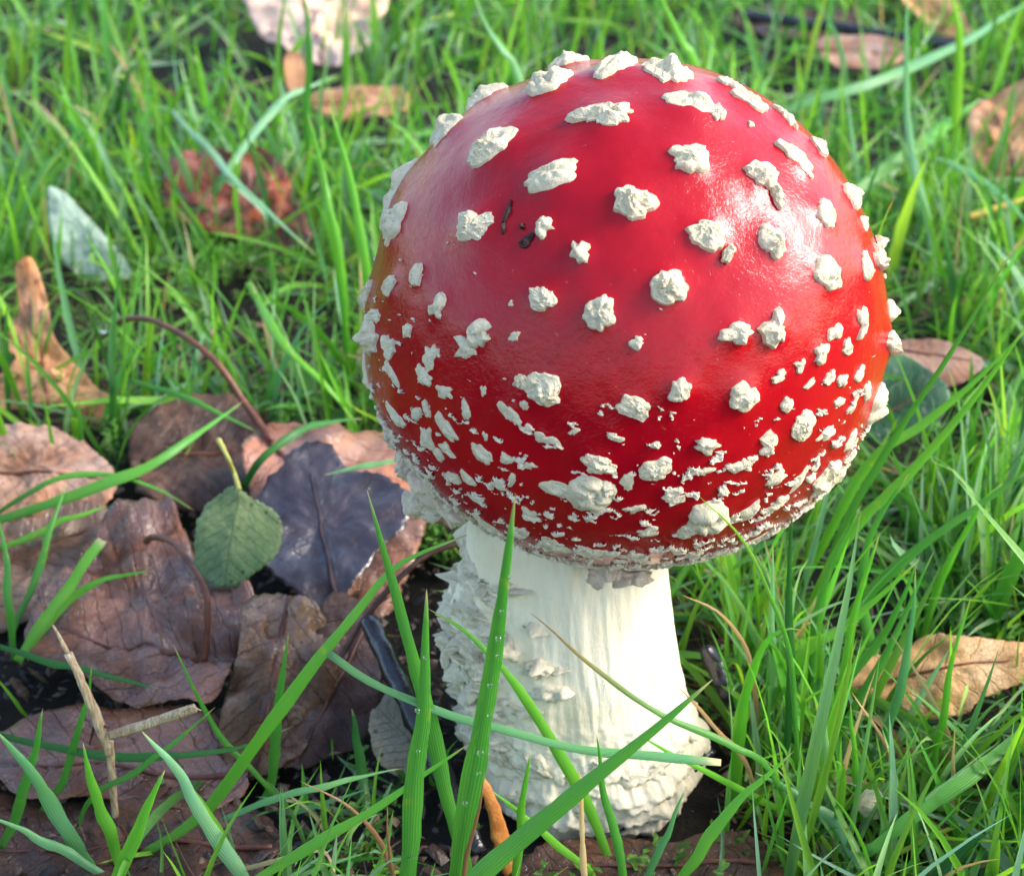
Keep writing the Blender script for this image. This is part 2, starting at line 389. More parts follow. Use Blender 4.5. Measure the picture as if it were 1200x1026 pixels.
def lump_mesh(name, lobes, frame, base, R_curv, seed, jag=0.28, res=(7, 24), sink=0.03):
    """lobes: list of (cx, cy, rx, ry, rot, h) in tangent plane; frame=(t,b,n)"""
    t, b, nn = frame; Vs, Fs = [], []; off = 0
    J, S = res; ph = np.linspace(0, 2*np.pi, S, endpoint=False)
    r0 = random.Random(seed)
    for li, (cx, cy, rx, ry, rot, h) in enumerate(lobes):
        sd_ = seed*7.31+li*3.7
        o = np.stack([np.cos(ph)*1.2+sd_, np.sin(ph)*1.2, np.full(S, sd_*0.7)], -1)
        Rr = 1+jag*vnoise(o)*1.3+jag*0.9*vnoise(o*3.1+5)
        ax, ay = r0.uniform(-.35, .35), r0.uniform(-.35, .35)
        rows = []
        rho = np.array([0.0, 0.22, 0.42, 0.6, 0.76, 0.9, 1.0]) if J == 7 else np.r_[np.linspace(0, .93, J-1)**.9, 1.0]
        for j, q in enumerate(rho):
            x = rx*q*Rr*np.cos(ph); y = ry*q*Rr*np.sin(ph)
            prof = (1-q**1.5)**0.75 if q < 1 else 0.0
            pn = np.stack([x/rx*1.6+sd_, y/ry*1.6, np.full(S, 2.2)], -1)
            cr = 1+0.6*(np.abs(vnoise(pn*0.9))*1.6-0.5)+0.25*vnoise(pn*2.3+3)+(0.22*(np.abs(vnoise(pn*4.2+9))*2-.8) if J > 7 else 0)
            z = h*prof*np.clip(cr, 0.25, 1.9)
            x = x+ax*rx*prof*0.8; y = y+ay*ry*prof*0.8
            if q >= 0.999: z = z-sink*0 - 0.045
            elif q > 0.85: z = z+h*0.10
            x2 = cx+x*math.cos(rot)-y*math.sin(rot); y2 = cy+x*math.sin(rot)+y*math.cos(rot)
            z2 = z-(x2*x2+y2*y2)/(2*R_curv)+(0.01 if li else 0)
            rows.append(np.outer(x2, t)+np.outer(y2, b)+np.outer(z2, nn))
        V = np.concatenate(rows[1:]); apex = rows[0].mean(0)
        F = grid_faces(S, J-1, True)
        F = [tuple(f) for f in (F+off).tolist()]
        top = len(V)+off
        F += [(top, off+(i+1) % S, off+i) for i in range(S)]
        Vs.append(np.vstack([V, apex])); Fs += F; off += len(V)+1
    me = bpy.data.meshes.new(name); me.from_pydata(np.vstack(Vs).tolist(), [], Fs); me.update()
    return me

# collect wart seats first so the cap skin can swell under them
warts = []
for k, w in enumerate(W):
    p, q = cap_point(w[0], w[1])
    tx = unit(cam.matrix_world.to_3x3() @ Vector((1, 0, 0))) if False else np.array([1.0, 0, 0])
    t = unit(tx-q*np.dot(tx, q)); b = np.cross(q, t)
    dist = np.dot(p-CAM, np.array([0, cp, -sp]))
    s = dist/FPX
    view = unit(CAM-p); fore = max(np.dot(view, q), 0.30)
    upc = np.array([0, sp, cp]); rt = np.array([1.0, 0, 0])
    def unfore(hx, hy, rot):
        # stretch the outline where the skin turns away from the viewer
        kx = 1/max(math.sqrt(max(1-(np.dot(q, rt))**2, 0.12)), .5); ky = 1/max(math.sqrt(max(1-np.dot(q, upc)**2, 0.12)), .5)
        c2 = math.cos(math.radians(rot))**2; s2 = 1-c2
        return hx*s*(kx*c2+ky*s2), hy*s*(ky*c2+kx*s2)
    rx, ry = unfore(w[2], w[3], w[4])
    h = (w[5]*.6+.22)*min(rx, ry)*(0.85 if w[1] < 430 else 0.62)
    lobes = [(0, 0, rx, ry, math.radians(w[4]), h)]
    for e in [q_ for q_ in (w[6] if len(w) > 6 else []) if min(q_[2], q_[3]) > 5]:
        pe, qe = cap_point(e[0], e[1]); dv = pe-p
        ex, ey = unfore(e[2], e[3], e[4])
        lobes.append((np.dot(dv, t), np.dot(dv, b), ex, ey, math.radians(e[4]), h*0.6 if min(e[2], e[3]) > 7 else 0.06))
    warts.append((p, q, t, b, lobes, max(rx, ry), k+1))
# the far side, out of the photograph's sight, wears the same warts
fr = random.Random(5); viewdir = unit(CAM-CAPC)
while len(warts) < len(W)+55:
    ph_, az = math.acos(fr.uniform(-0.75, 0.98)), fr.uniform(0, 2*math.pi)
    l = np.array([math.sin(ph_)*math.cos(az), math.sin(ph_)*math.sin(az), math.cos(ph_)]); q = l @ M3
    if np.dot(q, viewdir) > 0.08: continue
    p = CAPC+q*cap_R(ph_, az)
    if any(np.linalg.norm(p-w_[0]) < 0.55 for w_ in warts): continue
    t = unit(np.cross([0.1, 0.2, 1], q)); b = np.cross(q, t)
    r = fr.uniform(.12, .3)*(1.0 if ph_ < 1.6 else 0.7)
    warts.append((p, q, t, b, [(0, 0, r*fr.uniform(.8, 1.4), r*fr.uniform(.7, 1), fr.uniform(0, 3), r*.6)], r, 500+len(warts)))

nu, nv = 560, 320
PHM = math.radians(150)
az = np.linspace(0, 2*np.pi, nu, endpoint=False)
vv = np.linspace(0, 1, nv)
phi = np.where(vv < 0.86, 0.004+vv/0.86*PHM, PHM)
A, PHI = np.meshgrid(az, phi)
inner = np.clip((vv-0.86)/0.14, 0, 1)[:, None]
D = np.stack([np.sin(PHI)*np.cos(A), np.sin(PHI)*np.sin(A), np.cos(PHI)], -1)
Rr = cap_R(PHI, A)
Dw = D @ M3
Rr = Rr + 0.012*fbm(Dw*3.0, 3) + 0.004*fbm(Dw*14, 2)
P = Dw*Rr[..., None]
for (p, q, t, b, lobes, r, k) in warts:
    if r < 0.14: continue
    d2 = ((P-(p-CAPC))**2).sum(-1)
    low = np.dot(q, AX)
    amp = 0.10*min(r/0.4, 1.0)*(1.0 if low > 0.1 else 0.45)
    P += Dw*(amp*np.exp(-d2/(r*1.02)**2))[..., None]
# rim turns in and closes below as the pale veil
rimax = (P @ AX)
radial = P-rimax[..., None]*AX
lift = 0.10*np.sin(np.clip(inner*2.2, 0, 1)*math.pi) * 1.0
shrink = 1-0.62*inner
P = radial*shrink[..., None] + (rimax + 0.55*inner**0.7 - 0.10*np.sin(np.clip(inner*5, 0, 1)*math.pi))[..., None]*AX
me = make_mesh('cap', P.reshape(-1, 3), grid_faces(nu, nv, True))
cap = link('cap', me, M_CAP, mush, CAPC)
me.materials.append(M_STEM)
mi = np.zeros((nv-1, nu), np.int32); mi[int(0.90*nv):] = 1
me.polygons.foreach_set('material_index', mi.ravel())

for (p, q, t, b, lobes, r, k) in warts:
    big = r > 0.2
    me = lump_mesh('wart', lobes, (t, b, q), p, CAPR, k, jag=0.22 if big else 0.45, res=(11, 42) if big else (7, 18))
    lift_ = 0.055 if r >= 0.14 and np.dot(q, AX) > 0.1 else 0.02
    me.polygons.foreach_set('use_smooth', [k % 3 != 0]*len(me.polygons))
    link('wart', me, M_WART, cap, p+q*lift_)

# torn flecks of veil over the lower half of the cap, too many to count
na, nf = 1500, 520
az2 = np.linspace(0, 2*np.pi, na, endpoint=False); ph2 = np.linspace(math.radians(62), PHM-0.005, nf)
A2, P2 = np.meshgrid(az2, ph2)
D2 = np.stack([np.sin(P2)*np.cos(A2), np.sin(P2)*np.sin(A2), np.cos(P2)], -1)
D2w = D2 @ M3
warp = 0.05*fbm(D2*6, 2)
circ = np.stack([np.cos(A2), np.sin(A2)], -1)
st = np.concatenate([circ*15.0+warp[..., None]*8, (P2*30+warp*13)[..., None]], -1)
st2 = np.concatenate([circ*26.0, (P2*38)[..., None]], -1)
nz = fbm(st, 4, 0.55)*0.75 + 0.42*fbm(st2, 3, 0.6)
side_ = D2w[..., 0]
lowf = np.clip((P2-math.radians(80))/math.radians(60), 0, 1)
thr = 1.12 - 0.90*lowf**0.62 - 0.36*np.clip(side_, 0, 1)*np.clip((P2-math.radians(72))/math.radians(30), 0, 1) - 0.06*np.clip(-side_, 0, 1)*lowf
thr += 0.55*np.clip((P2-math.radians(140))/math.radians(8), 0, 1)
mask = nz-thr
keepv = mask > 0
F2 = grid_faces(na, nf, True)
kv = keepv.ravel(); fk = F2[kv[F2].sum(1) >= 3]
hh = np.clip(mask, -0.02, 0.35)*0.12 + 0.02*vnoise(D2w*40)
hh = np.where(mask > 0, hh+0.012, -0.01)
V2 = (D2w*(cap_R(P2, A2)+0.012*fbm(D2w*3.0, 3)+0.004*fbm(D2w*14, 2)+hh)[..., None]).reshape(-1, 3)
used = np.unique(fk); rm = -np.ones(len(V2), np.int64); rm[used] = np.arange(len(used))
fl = link('veil_flecks', make_mesh('veil_flecks', V2[used], rm[fk], smooth=False), M_FLECK, cap, CAPC)
tag(fl, kind='stuff')

# two specks of dark debris and rags of torn veil below the rim
def lump(name, mat, parent, p, nrm, tx, lobes, seed, jag=.35, res=(7, 24), R=50.0):
    q = unit(nrm); t = unit(np.asarray(tx, float)-q*np.dot(tx, q)); b = np.cross(q, t)
    return link(name, lump_mesh(name, lobes, (t, b, q), p, R, seed, jag, res), mat, parent, p)
M_DEBRIS = m_bark('debris_dark', (0.012, 0.006, 0.006), (0.05, 0.02, 0.015), 0.5)
for (px, py, hx, hy, rot) in ((618, 283, 9, 6, 30), (596, 250, 3, 11, -25), (612, 266, 3, 3, 0), (592, 268, 2, 8, -10)):
    p, q = cap_point(px, py)
    d = lump('bark_speck', M_DEBRIS, None, p+q*0.02, q, (1, 0, 0), [(0, 0, hx*.0127, hy*.0127, math.radians(rot), .06)], px, .4, (7, 12), CAPR)
    tag(d, {618: 'black bark speck stuck on upper left of red cap', 596: 'thin dark sliver above the black speck on red cap', 612: 'tiny dark dot between specks on the red cap', 592: 'thin dark thread beside the wart on upper left cap'}[px], 'debris', 'specks on the mushroom cap')
for (px, py, Y, hx, hy, h) in ((705, 674, -1.25, .24, .20, .12), (742, 677, -1.2, .30, .16, .12), (722, 672, -1.2, .2, .12, .08)):
    p = at_y(px, py, Y)
    lump('veil_rag', M_VEIL, mush, p, (0, -1, .25), (1, 0, 0), [(0, 0, hx, hy, 0, h)], px)
for (px, py, Y, hx, hy, rot, h) in ((500, 575, .2, .42, .22, -50, .18), (522, 597, .1, .36, .2, -40, .15), (488, 590, .5, .25, .2, -30, .2), (478, 545, .8, .2, .28, 20, .2),
                                    (462, 505, 1.1, .16, .3, 10, .2), (505, 600, .4, .24, .16, -10, .2)):
    p = at_y(px, py, Y)
    lump('veil_rag', M_FLECK, mush, p, (-.6, -.6, -.2), (1, 0, .3), [(0, 0, hx, hy, math.radians(rot), h)], px+3)

# stem
zs = np.linspace(-1.2, 5.6, 330); na = 400
za = np.linspace(0, 2*np.pi, na, endpoint=False)
axis = spline([(0.0, 0.1, -1.2), (-0.04, 0.12, 0.0), (-0.15, 0.35, 1.8), (-0.36, 0.7, 3.8), (-0.45, 1.05, 5.6)], 330)
rad = np.interp(zs, [-1.2, -.5, 0, .4, .9, 1.5, 2.2, 3.2, 4.4, 5.6], [0.9, 1.35, 1.66, 1.83, 1.88, 1.80, 1.70, 1.64, 1.60, 1.58])
Zg, Ag = np.meshgrid(zs, za, indexing='ij')
cx_, sx_ = np.cos(Ag), np.sin(Ag)
pn = np.stack([cx_*1.7, sx_*1.7, Zg], -1)
fib = 0.022*fbm(np.stack([cx_*5, sx_*5, Zg*0.5], -1), 3) + 0.009*fbm(np.stack([cx_*22, sx_*22, Zg*1.3], -1), 3)
jz = Zg + 0.16*fbm(np.stack([cx_*5, sx_*5, Zg*0+2], -1), 4, .6)
saw = ((jz+0.2)/0.43) % 1.0
beltw = np.clip((1.55-Zg)/0.7, 0, 1)*np.clip((Zg+0.9)/0.5, 0, 1)
belt = (0.20*np.sin(np.clip(1-saw, 0, 1)*2.2))*beltw*(0.55+0.7*np.clip(fbm(np.stack([cx_*3, sx_*3, np.floor((jz+0.2)/0.43)*3.1], -1), 2)+.4, 0, 1))
rough_ = 0.05*fbm(np.stack([cx_*9, sx_*9, Zg*6], -1), 3)*np.clip((2.3-Zg)/1.2, 0, 1)
left = np.clip(-cx_, 0, 1)**2*np.exp(-((Zg-2.6)/1.5)**2)
RAD = rad[:, None]+fib+belt+rough_+left*(0.46+0.13*fbm(np.stack([cx_*6, sx_*6, Zg*2.5], -1), 4, .6))
SV = np.stack([axis[:, 0][:, None]+cx_*RAD, axis[:, 1][:, None]+sx_*RAD, Zg], -1)
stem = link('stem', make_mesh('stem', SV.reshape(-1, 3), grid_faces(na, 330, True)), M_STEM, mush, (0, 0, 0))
def stem_at(a, z):
    i = int(np.clip(np.searchsorted(zs, z), 0, 329)); j = int((a % (2*math.pi))/(2*math.pi)*na) % na
    return SV[i, j]
sr = random.Random(12)
for k in range(150):                                 # shaggy torn scales
    if k < 110: a = math.radians(sr.gauss(200, 24)); z = sr.uniform(1.2, 4.3); s = sr.uniform(.09, .21)
    else: a = math.radians(sr.uniform(185, 365)); z = sr.choice([.35, .75, 1.2])+sr.uniform(-.1, .1); s = sr.uniform(.07, .15)
    p = stem_at(a, z); out = np.array([math.cos(a), math.sin(a), sr.uniform(-.2, .5)])
    me = lump_mesh('scale', [(0, 0, s*sr.uniform(1.2, 2.0), s*sr.uniform(.5, .8), sr.uniform(-.4, .4), s*sr.uniform(.6, 1.5) if k < 110 else s*.5)],
                   (np.array([-math.sin(a), math.cos(a), 0]), np.cross(unit(out), [-math.sin(a), math.cos(a), 0]), unit(out)), p, 50.0, k+900, .5, (7, 22))
    me.polygons.foreach_set('use_smooth', [True]*len(me.polygons))
    link('scale', me, M_SCALE, stem, p-unit(out)*0.03)

# ------------------------------------------------------------------ fallen leaves
ML = {
 'brown':  m_leaf('leaf_wet_brown', (0.12, 0.042, 0.018), (0.25, 0.105, 0.055), (0.05, 0.018, 0.010), 0.22, (.45, .4, .4), .6, .5, .7),
 'pink':   m_leaf('leaf_pinkish_brown', (0.33, 0.135, 0.075), (0.42, 0.21, 0.14), (0.10, 0.04, 0.026), 0.32, (.6, .5, .5), .5, .4, .6),
 'dark':   m_leaf('leaf_dark_purple', (0.016, 0.008, 0.010), (0.026, 0.015, 0.021), (0.009, 0.005, 0.006), 0.26, (.6, .6, .7), .5, .5, .65, .03, .32),
 'green':  m_leaf('leaf_dull_green', (0.13, 0.23, 0.09), (0.19, 0.27, 0.13), (0.20, 0.20, 0.08), 0.5, (.7, .75, .6), .5, .35, .35, .2),
 'crump':  m_leaf('leaf_crumpled_brown', (0.15, 0.068, 0.030), (0.27, 0.150, 0.080), (0.06, 0.025, 0.014), 0.28, (.5, .4, .35), .5, .6, .6),
 'orange': m_leaf('leaf_orange_tan', (0.48, 0.21, 0.085), (0.58, 0.33, 0.18), (0.24, 0.09, 0.04), 0.42, (.65, .5, .4), .5, .5, .5, .2),
 'mott':   m_leaf('leaf_mottled', (0.36, 0.17, 0.09), (0.46, 0.30, 0.23), (0.10, 0.05, 0.04), 0.45, (.6, .5, .4), .4, .9, .5),
 'pale':   m_leaf('leaf_pale_green', (0.42, 0.56, 0.42), (0.50, 0.64, 0.50), (0.28, 0.38, 0.24), 0.4, (.8, .85, .8), .5, .2, .5, .2),
 'red':    m_leaf('leaf_red_brown', (0.20, 0.045, 0.025), (0.34, 0.085, 0.035), (0.09, 0.025, 0.02), 0.32, (.6, .5, .5), .5, .4, .6),
 'blush':  m_leaf('leaf_pale_blush', (0.66, 0.46, 0.38), (0.74, 0.60, 0.52), (0.48, 0.24, 0.16), 0.38, (.75, .6, .55), .5, .4, .5, .2),
 'tan':    m_leaf('leaf_tan', (0.58, 0.32, 0.13), (0.64, 0.40, 0.19), (0.34, 0.16, 0.07), 0.48, (.7, .6, .5), .3, .5, .4, .15),
 'umber':  m_leaf('leaf_umber', (0.060, 0.030, 0.020), (0.11, 0.055, 0.035), (0.025, 0.013, 0.010), 0.4, (.6, .5, .5), .5, .5, .5, .05),
 'deep':   m_leaf('leaf_deep_green', (0.020, 0.085, 0.030), (0.035, 0.12, 0.045), (0.015, 0.05, 0.02), 0.35, (1.5, 1.4, 1.3), .4, .3, .5, .1),
 'cream':  m_leaf('leaf_faded_cream', (0.25, 0.21, 0.15), (0.33, 0.28, 0.20), (0.15, 0.11, 0.07), 0.6, (.75, .7, .6), .4, .5, .3, .1),
}
M_PET = {'brown': m_bark('stalk_brown', (0.09, 0.03, 0.02), (0.20, 0.07, 0.04), .4), 'yellow': m_bark('stalk_yellow', (0.42, 0.42, 0.08), (0.5, 0.45, 0.12), .45),
         'dark': m_bark('stalk_dark', (0.03, 0.012, 0.012), (0.07, 0.03, 0.025), .4)}

LEAVES = []
def leaf(label, mat, outline, base, tip, z, nrm, curl=0.0, rough=0.12, serr=0.03, petiole=None, pr=0.05, pmat='brown', fold=0.0, seed=1, group=None, rib=True, wave=0.0):
    n_ = unit(nrm); O = np.asarray(outline, float)
    LEAVES.append((list(outline), at_z(O[:, 0].mean(), O[:, 1].mean(), z)[1]))
    cpx = O.mean(0); P0 = at_z(cpx[0], cpx[1], z)
    W3 = np.array([at_plane(x, y, P0, n_) for x, y in O])
    B = at_plane(*base, P0, n_); T = at_plane(*tip, P0, n_)
    m = unit(T-B); pp = np.cross(n_, m); L = np.linalg.norm(T-B)
    K = 150
    Q = np.vstack([W3, W3[:1]]); 
    # closed smooth outline
    Lc = np.r_[0, np.cumsum(np.linalg.norm(np.diff(Q, axis=0), axis=1))]
    Qx = np.vstack([W3[-1], W3, W3[0], W3[1]])
    out = []
    for x in np.linspace(0, Lc[-1], K, endpoint=False):
        k = min(np.searchsorted(Lc, x, 'right')-1, len(W3)-1); t = (x-Lc[k])/(Lc[k+1]-Lc[k])
        a, b, c, d = Qx[k], Qx[k+1], Qx[k+2], Qx[k+3]
        out.append(0.5*((2*b)+(-a+c)*t+(2*a-5*b+4*c-d)*t*t+(-a+3*b-3*c+d)*t**3))
    out = np.array(out); cen = out.mean(0)
    size = np.linalg.norm(out-cen, axis=1).mean()
    ii = np.arange(K)
    saw_ = (np.abs(((ii*0.27+0.8*vnoise(np.stack([ii*.13, ii*0+seed, ii*0], -1))) % 1)-.3))
    jit = serr*.6*(saw_*1.6-0.5)+serr*1.2*vnoise(np.stack([ii*0.07, ii*0+seed*5.3, ii*0.0], -1))+serr*0.7*vnoise(np.stack([ii*0.21, ii*0+seed*3.3, ii*0.0], -1))
    rings = 16; rows = []
    for j in range(1, rings+1):
        q = (j/rings)
        rows.append(cen+(out-cen)*(q*(1+jit*q**6))[:, None])
    V = np.vstack([np.concatenate(rows), cen[None]])
    rho = np.r_[np.repeat(np.arange(1, rings+1)/rings, K), 0]
    u = ((V-B)@m)/L; v = ((V-B)@pp)/L
    s3 = np.stack([u*L*0.9+seed*5.1, v*L*0.9, np.full(len(V), seed*1.7)], -1)
    dsp = curl*size*rho**2.2 + rough*size*fbm(s3, 5, .55) - fold*np.abs(v)*L
    dsp += wave*size*rho**3*np.sin(u*9+seed)
    V = V+np.outer(dsp, n_)
    F = [tuple(f) for f in grid_faces(K, rings, True).tolist()]
    c0 = len(V)-1
    F += [(c0, (i+1) % K, i) for i in range(K)]
    me = bpy.data.meshes.new('blade'); 
    root = link('fallen_leaf', None, None, None, B)
    tag(root, label, 'leaf', group)
    me.from_pydata((V-B).tolist(), [], F)
    me.polygons.foreach_set('use_smooth', [True]*len(me.polygons))
    uvl = me.uv_layers.new(name='uv'); li = np.zeros(len(me.loops), np.int32); me.loops.foreach_get('vertex_index', li)
    uvl.data.foreach_set('uv', np.stack([u, v], -1)[li].astype(np.float32).ravel()); me.update()
    bl = link('blade', me, ML[mat], root, B)
    so = bl.modifiers.new('thickness', 'SOLIDIFY'); so.thickness = 0.014; so.offset = -1
    # raised midrib following the blade
    if rib:
        mids = []
        for s_ in np.linspace(0.02, 0.93, 9):
            k = np.argmin((u-s_)**2+(v*1.5)**2); mids.append(V[k]+n_*0.006)
        make_tube('midrib', mids, [0.035*min(size, 1.6), 0.012], M_PET[pmat], bl, B, n=20, seg=6)
    if petiole:
        pts = [V[np.argmin(((V-at_plane(petiole[0][0], petiole[0][1], P0, n_))**2).sum(1))]]
        for (x, y, zz) in petiole[1:]: pts.append(at_z(x, y, zz))
        make_tube('stalk', pts, [pr*1.25, pr, pr*.9, pr*1.3], M_PET[pmat], root, B, n=40, seg=8, bump=.15, seed=seed)
    return root

UP = (0, 0, 1)
leaf('large wet brown leaf with a lavender sheen and hooked reddish stalk, left of the mushroom', 'brown',
     [(48,700),(100,640),(150,585),(195,592),(222,640),(250,682),(288,690),(298,720),(284,760),(262,800),(238,820),(180,820),(110,803),(45,775),(28,748)],
     (236,770), (60,730), 1.1, (0.05, -0.12, 1), 0.05, .13, .02, [(236,770),(243,705,2.0),(228,668,2.4),(203,636,2.5),(180,629,2.3),(172,634,2.0)], .055, seed=2, wave=.05)
leaf('pinkish brown leaf under the dark purple leaf, with a long arching stalk', 'pink',
     [(280,520),(300,492),(345,487),(420,500),(475,492),(505,560),(500,620),(480,670),(440,725),(400,745),(360,700),(320,640),(290,570)],
     (312,505), (455,690), 0.9, (0.1, -0.25, 1), -.03, .08, .03, [(314,508),(285,470,1.9),(258,430,2.6),(222,398,3.0),(180,376,3.0),(148,374,2.7),(130,386,2.2)], .075, seed=3)
leaf('dark purple wet leaf with toothed edge lying on the pinkish leaf', 'dark',
     [(298,590),(320,552),(345,532),(385,528),(402,548),(430,556),(455,565),(476,590),(472,620),(440,650),(412,690),(398,706),(368,714),(340,692),(310,670),(294,630)],
     (395,712), (360,530), 1.35, (0.05, -0.35, 1), .05, .07, .05, seed=4, pmat='dark')
leaf('small dull green leaf with a yellow stalk on top of the brown leaves', 'green',
     [(224,650),(226,615),(238,588),(262,573),(280,569),(308,588),(326,606),(322,640),(300,666),(268,686),(240,678)],
     (279,570), (262,684), 2.1, (-0.05, -0.75, 0.8), -.10, .13, .07, [(279,572),(275,556,2.5),(267,536,2.95),(256,515,3.1)], .045, 'yellow', seed=5, rib=False, fold=.18)
leaf('crumpled folded brown leaf between the large wet leaf and the dark twig', 'crump',
     [(288,700),(330,684),(372,712),(402,750),(396,790),(372,850),(345,890),(295,908),(262,870),(263,810),(283,745)],
     (340,690), (300,900), 1.0, (0.25, -0.35, 1), -.05, .24, .04, seed=6, fold=.15, wave=.06)
leaf('flat brown leaf with grey sheen at lower left beneath the large leaf', 'brown',
     [(-20,880),(60,838),(150,828),(250,838),(292,880),(286,925),(230,948),(120,942),(30,940)],
     (290,905), (0,900), .35, (0, -0.1, 1), .02, .10, .03, seed=7)
leaf('orange tan curled leaf standing at the left edge above the mottled leaf', 'orange',
     [(18,318),(40,310),(58,365),(66,400),(102,440),(130,470),(102,512),(40,508),(-10,495),(-15,455),(18,420),(6,400),(22,360)],
     (60,505), (32,318), 1.0, (0.1, -0.6, .8), .06, .16, .03, seed=8, fold=.12)
leaf('mottled brown leaf with dark pits at the left edge', 'mott',
     [(-20,505),(40,497),(100,512),(132,548),(126,585),(70,602),(-20,592)], (-10,550), (130,565), 1.2, (0, -.25, 1), -.06, .13, .03, seed=9)
leaf('pale whitish green leaf lying in the grass at the left', 'pale',
     [(54,222),(72,220),(102,250),(150,308),(148,326),(100,322),(64,285)], (145,320), (58,222), 1.0, (0.2, -.6, .8), -.08, .12, .02, seed=10, rib=False, fold=.12)
leaf('red brown leaf with a pale pink end in the turf behind', 'red',
     [(190,218),(205,186),(240,170),(275,182),(302,168),(332,195),(352,240),(372,290),(330,302),(280,288),(220,268),(195,246)],
     (195,230), (368,288), 1.2, (-.15, -.5, .85), .08, .14, .04, seed=11, fold=.1)
leaf('pale blush leaf shining at the top left edge of the view', 'blush',
     [(288,-30),(450,-40),(446,30),(412,66),(388,86),(355,72),(330,56),(298,32)], (385,84), (340,-30), 1.5, (0, -.5, .85), .05, .13, .03, seed=12)
leaf('small orange leaf just below the pale blush leaf', 'orange',
     [(365,112),(400,104),(470,104),(474,130),(412,143),(376,136)], (366,124), (472,118), .9, (0, -.3, 1), .03, .08, .03, seed=13)
leaf('thin yellowish leaf scrap hanging under the pale blush leaf', 'orange',
     [(333,68),(352,64),(358,100),(340,112)], (346,66), (347,110), 1.7, (.1, -.7, .6), .03, .06, .03, seed=14, rib=False)
leaf('brown leaf in the grass at top right, behind the cap', 'mott',
     [(958,48),(1030,42),(1064,60),(1042,80),(980,78)], (960,60), (1062,62), 1.2, (0, -.35, 1), .03, .08, .03, seed=15)
leaf('tan leaf cut off by the top edge at right', 'tan',
     [(1035,-25),(1090,-30),(1136,35),(1112,43),(1080,25)], (1050,-20), (1125,40), 1.2, (0, -.4, 1), .03, .08, .03, seed=16)
leaf('orange brown leaf cut off by the right edge of the view', 'orange',
     [(1132,145),(1160,116),(1220,100),(1225,225),(1190,228),(1150,200)], (1200,225), (1160,118), 1.3, (-.2, -.6, .8), .05, .1, .03, seed=17)
leaf('dark umber leaf in the shade above the orange one at top right', 'umber',
     [(860,20),(930,10),(1010,20),(1000,40),(900,44)], (862,30), (1008,30), .7, (0, -.2, 1), .03, .08, .03, seed=18)
leaf('red brown leaf tip behind the right side of the cap', 'mott',
     [(1046,404),(1100,400),(1150,420),(1132,446),(1100,454),(1070,432)], (1050,410), (1146,424), 1.4, (-.1, -.4, .9), .03, .06, .03, seed=19)
leaf('broad dark green leaf behind the right side of the cap', 'deep',
     [(1015,430),(1048,410),(1085,430),(1112,456),(1104,490),(1064,515),(1030,522),(1000,480)], (1010,500), (1100,450), 1.3, (-.1, -.6, .8), -.03, .04, .01, seed=20)
leaf('long tan leaf lying in the grass on the right', 'tan',
     [(984,806),(1010,772),(1058,760),(1100,744),(1150,750),(1225,752),(1228,782),(1180,805),(1130,832),(1090,836),(1040,818)],
     (988,805), (1222,765), 1.0, (-.05, -.45, .9), -.06, .13, .05, seed=21, wave=.04)
leaf('dark umber leaf below the mushroom base at the bottom edge', 'umber',
     [(620,1000),(690,975),(780,984),(850,972),(905,990),(915,1060),(620,1060)], (905,1010), (625,1020), .25, (0, -.15, 1), .02, .1, .04, seed=22)
leaf('faded cream leaf scrap beside the left of the stem base', 'cream',
     [(438,828),(478,800),(508,840),(520,890),(470,908),(436,880)], (505,890), (445,830), .8, (-.2, -.5, .85), .03, .12, .05, seed=23, rib=False)
leaf('dark umber leaf in the hollow behind the small green leaf', 'umber',
     [(160,500),(230,468),(300,480),(315,560),(240,600),(160,575)], (165,540), (310,520), .5, (0, -.2, 1), .03, .1, .03, seed=24)
leaf('dark red brown leaf edge between the crumpled leaf and the wet twig', 'umber',
     [(385,700),(440,712),(446,780),(432,860),(385,890),(330,895),(360,800)], (435,720), (350,890), .6, (.1, -.3, 1), .03, .1, .03, seed=25)
leaf('dark umber leaf under the grass in the lower left corner', 'umber',
     [(-30,930),(80,935),(200,945),(300,950),(330,1000),(250,1050),(-30,1050)], (330,990), (-20,990), .1, (0, -.05, 1), .02, .1, .03, seed=26)
leaf('brown leaf shaded by the mottled leaf and grass on the left', 'crump',
     [(-20,600),(70,590),(130,600),(120,660),(60,720),(-20,730)], (-10,660), (120,610), .6, (0, -.2, 1), .03, .12, .03, seed=27)

# ------------------------------------------------------------------ twigs, straws and small things
M_TW = m_bark('twig_black_wet', (0.012, 0.011, 0.014), (0.035, 0.032, 0.042), 0.22, 2.5, .7)
M_TWR = m_bark('twig_reddish', (0.06, 0.022, 0.016), (0.15, 0.06, 0.04), .45)
M_ORB = m_bark('bark_orange', (0.36, 0.11, 0.02), (0.55, 0.22, 0.05), .5, 4)
def m_straw():
    a = NT('straw_streaked'); co = a.coord(); mp = a.n('Mapping'); mp.inputs['Scale'].default_value = (9, 9, 1.2); a.l(co, mp.inputs[0])
    st = a.noise(3.2, 4, .6, vec=mp.outputs[0]); n1 = a.noise(2.0, 3, vec=co)
    col = a.mix(a.ramp(st, [(0.35, 0), (0.65, 1)]), (0.36, 0.21, 0.10), (0.70, 0.56, 0.36))
    col = a.mix(a.ramp(n1, [(0.55, 0), (0.7, .6)]), col, (0.30, 0.16, 0.08))
    b = a.bsdf(color=col, rough=.5, spec=.4, normal=a.bump(st, .8, .03)); return a.done(b.outputs[0])
M_STR = m_straw()
def single(name, cat, label, pts, R, mat, **k):
    return tag(make_tube(name, pts, R, mat, None, **k), label, cat)
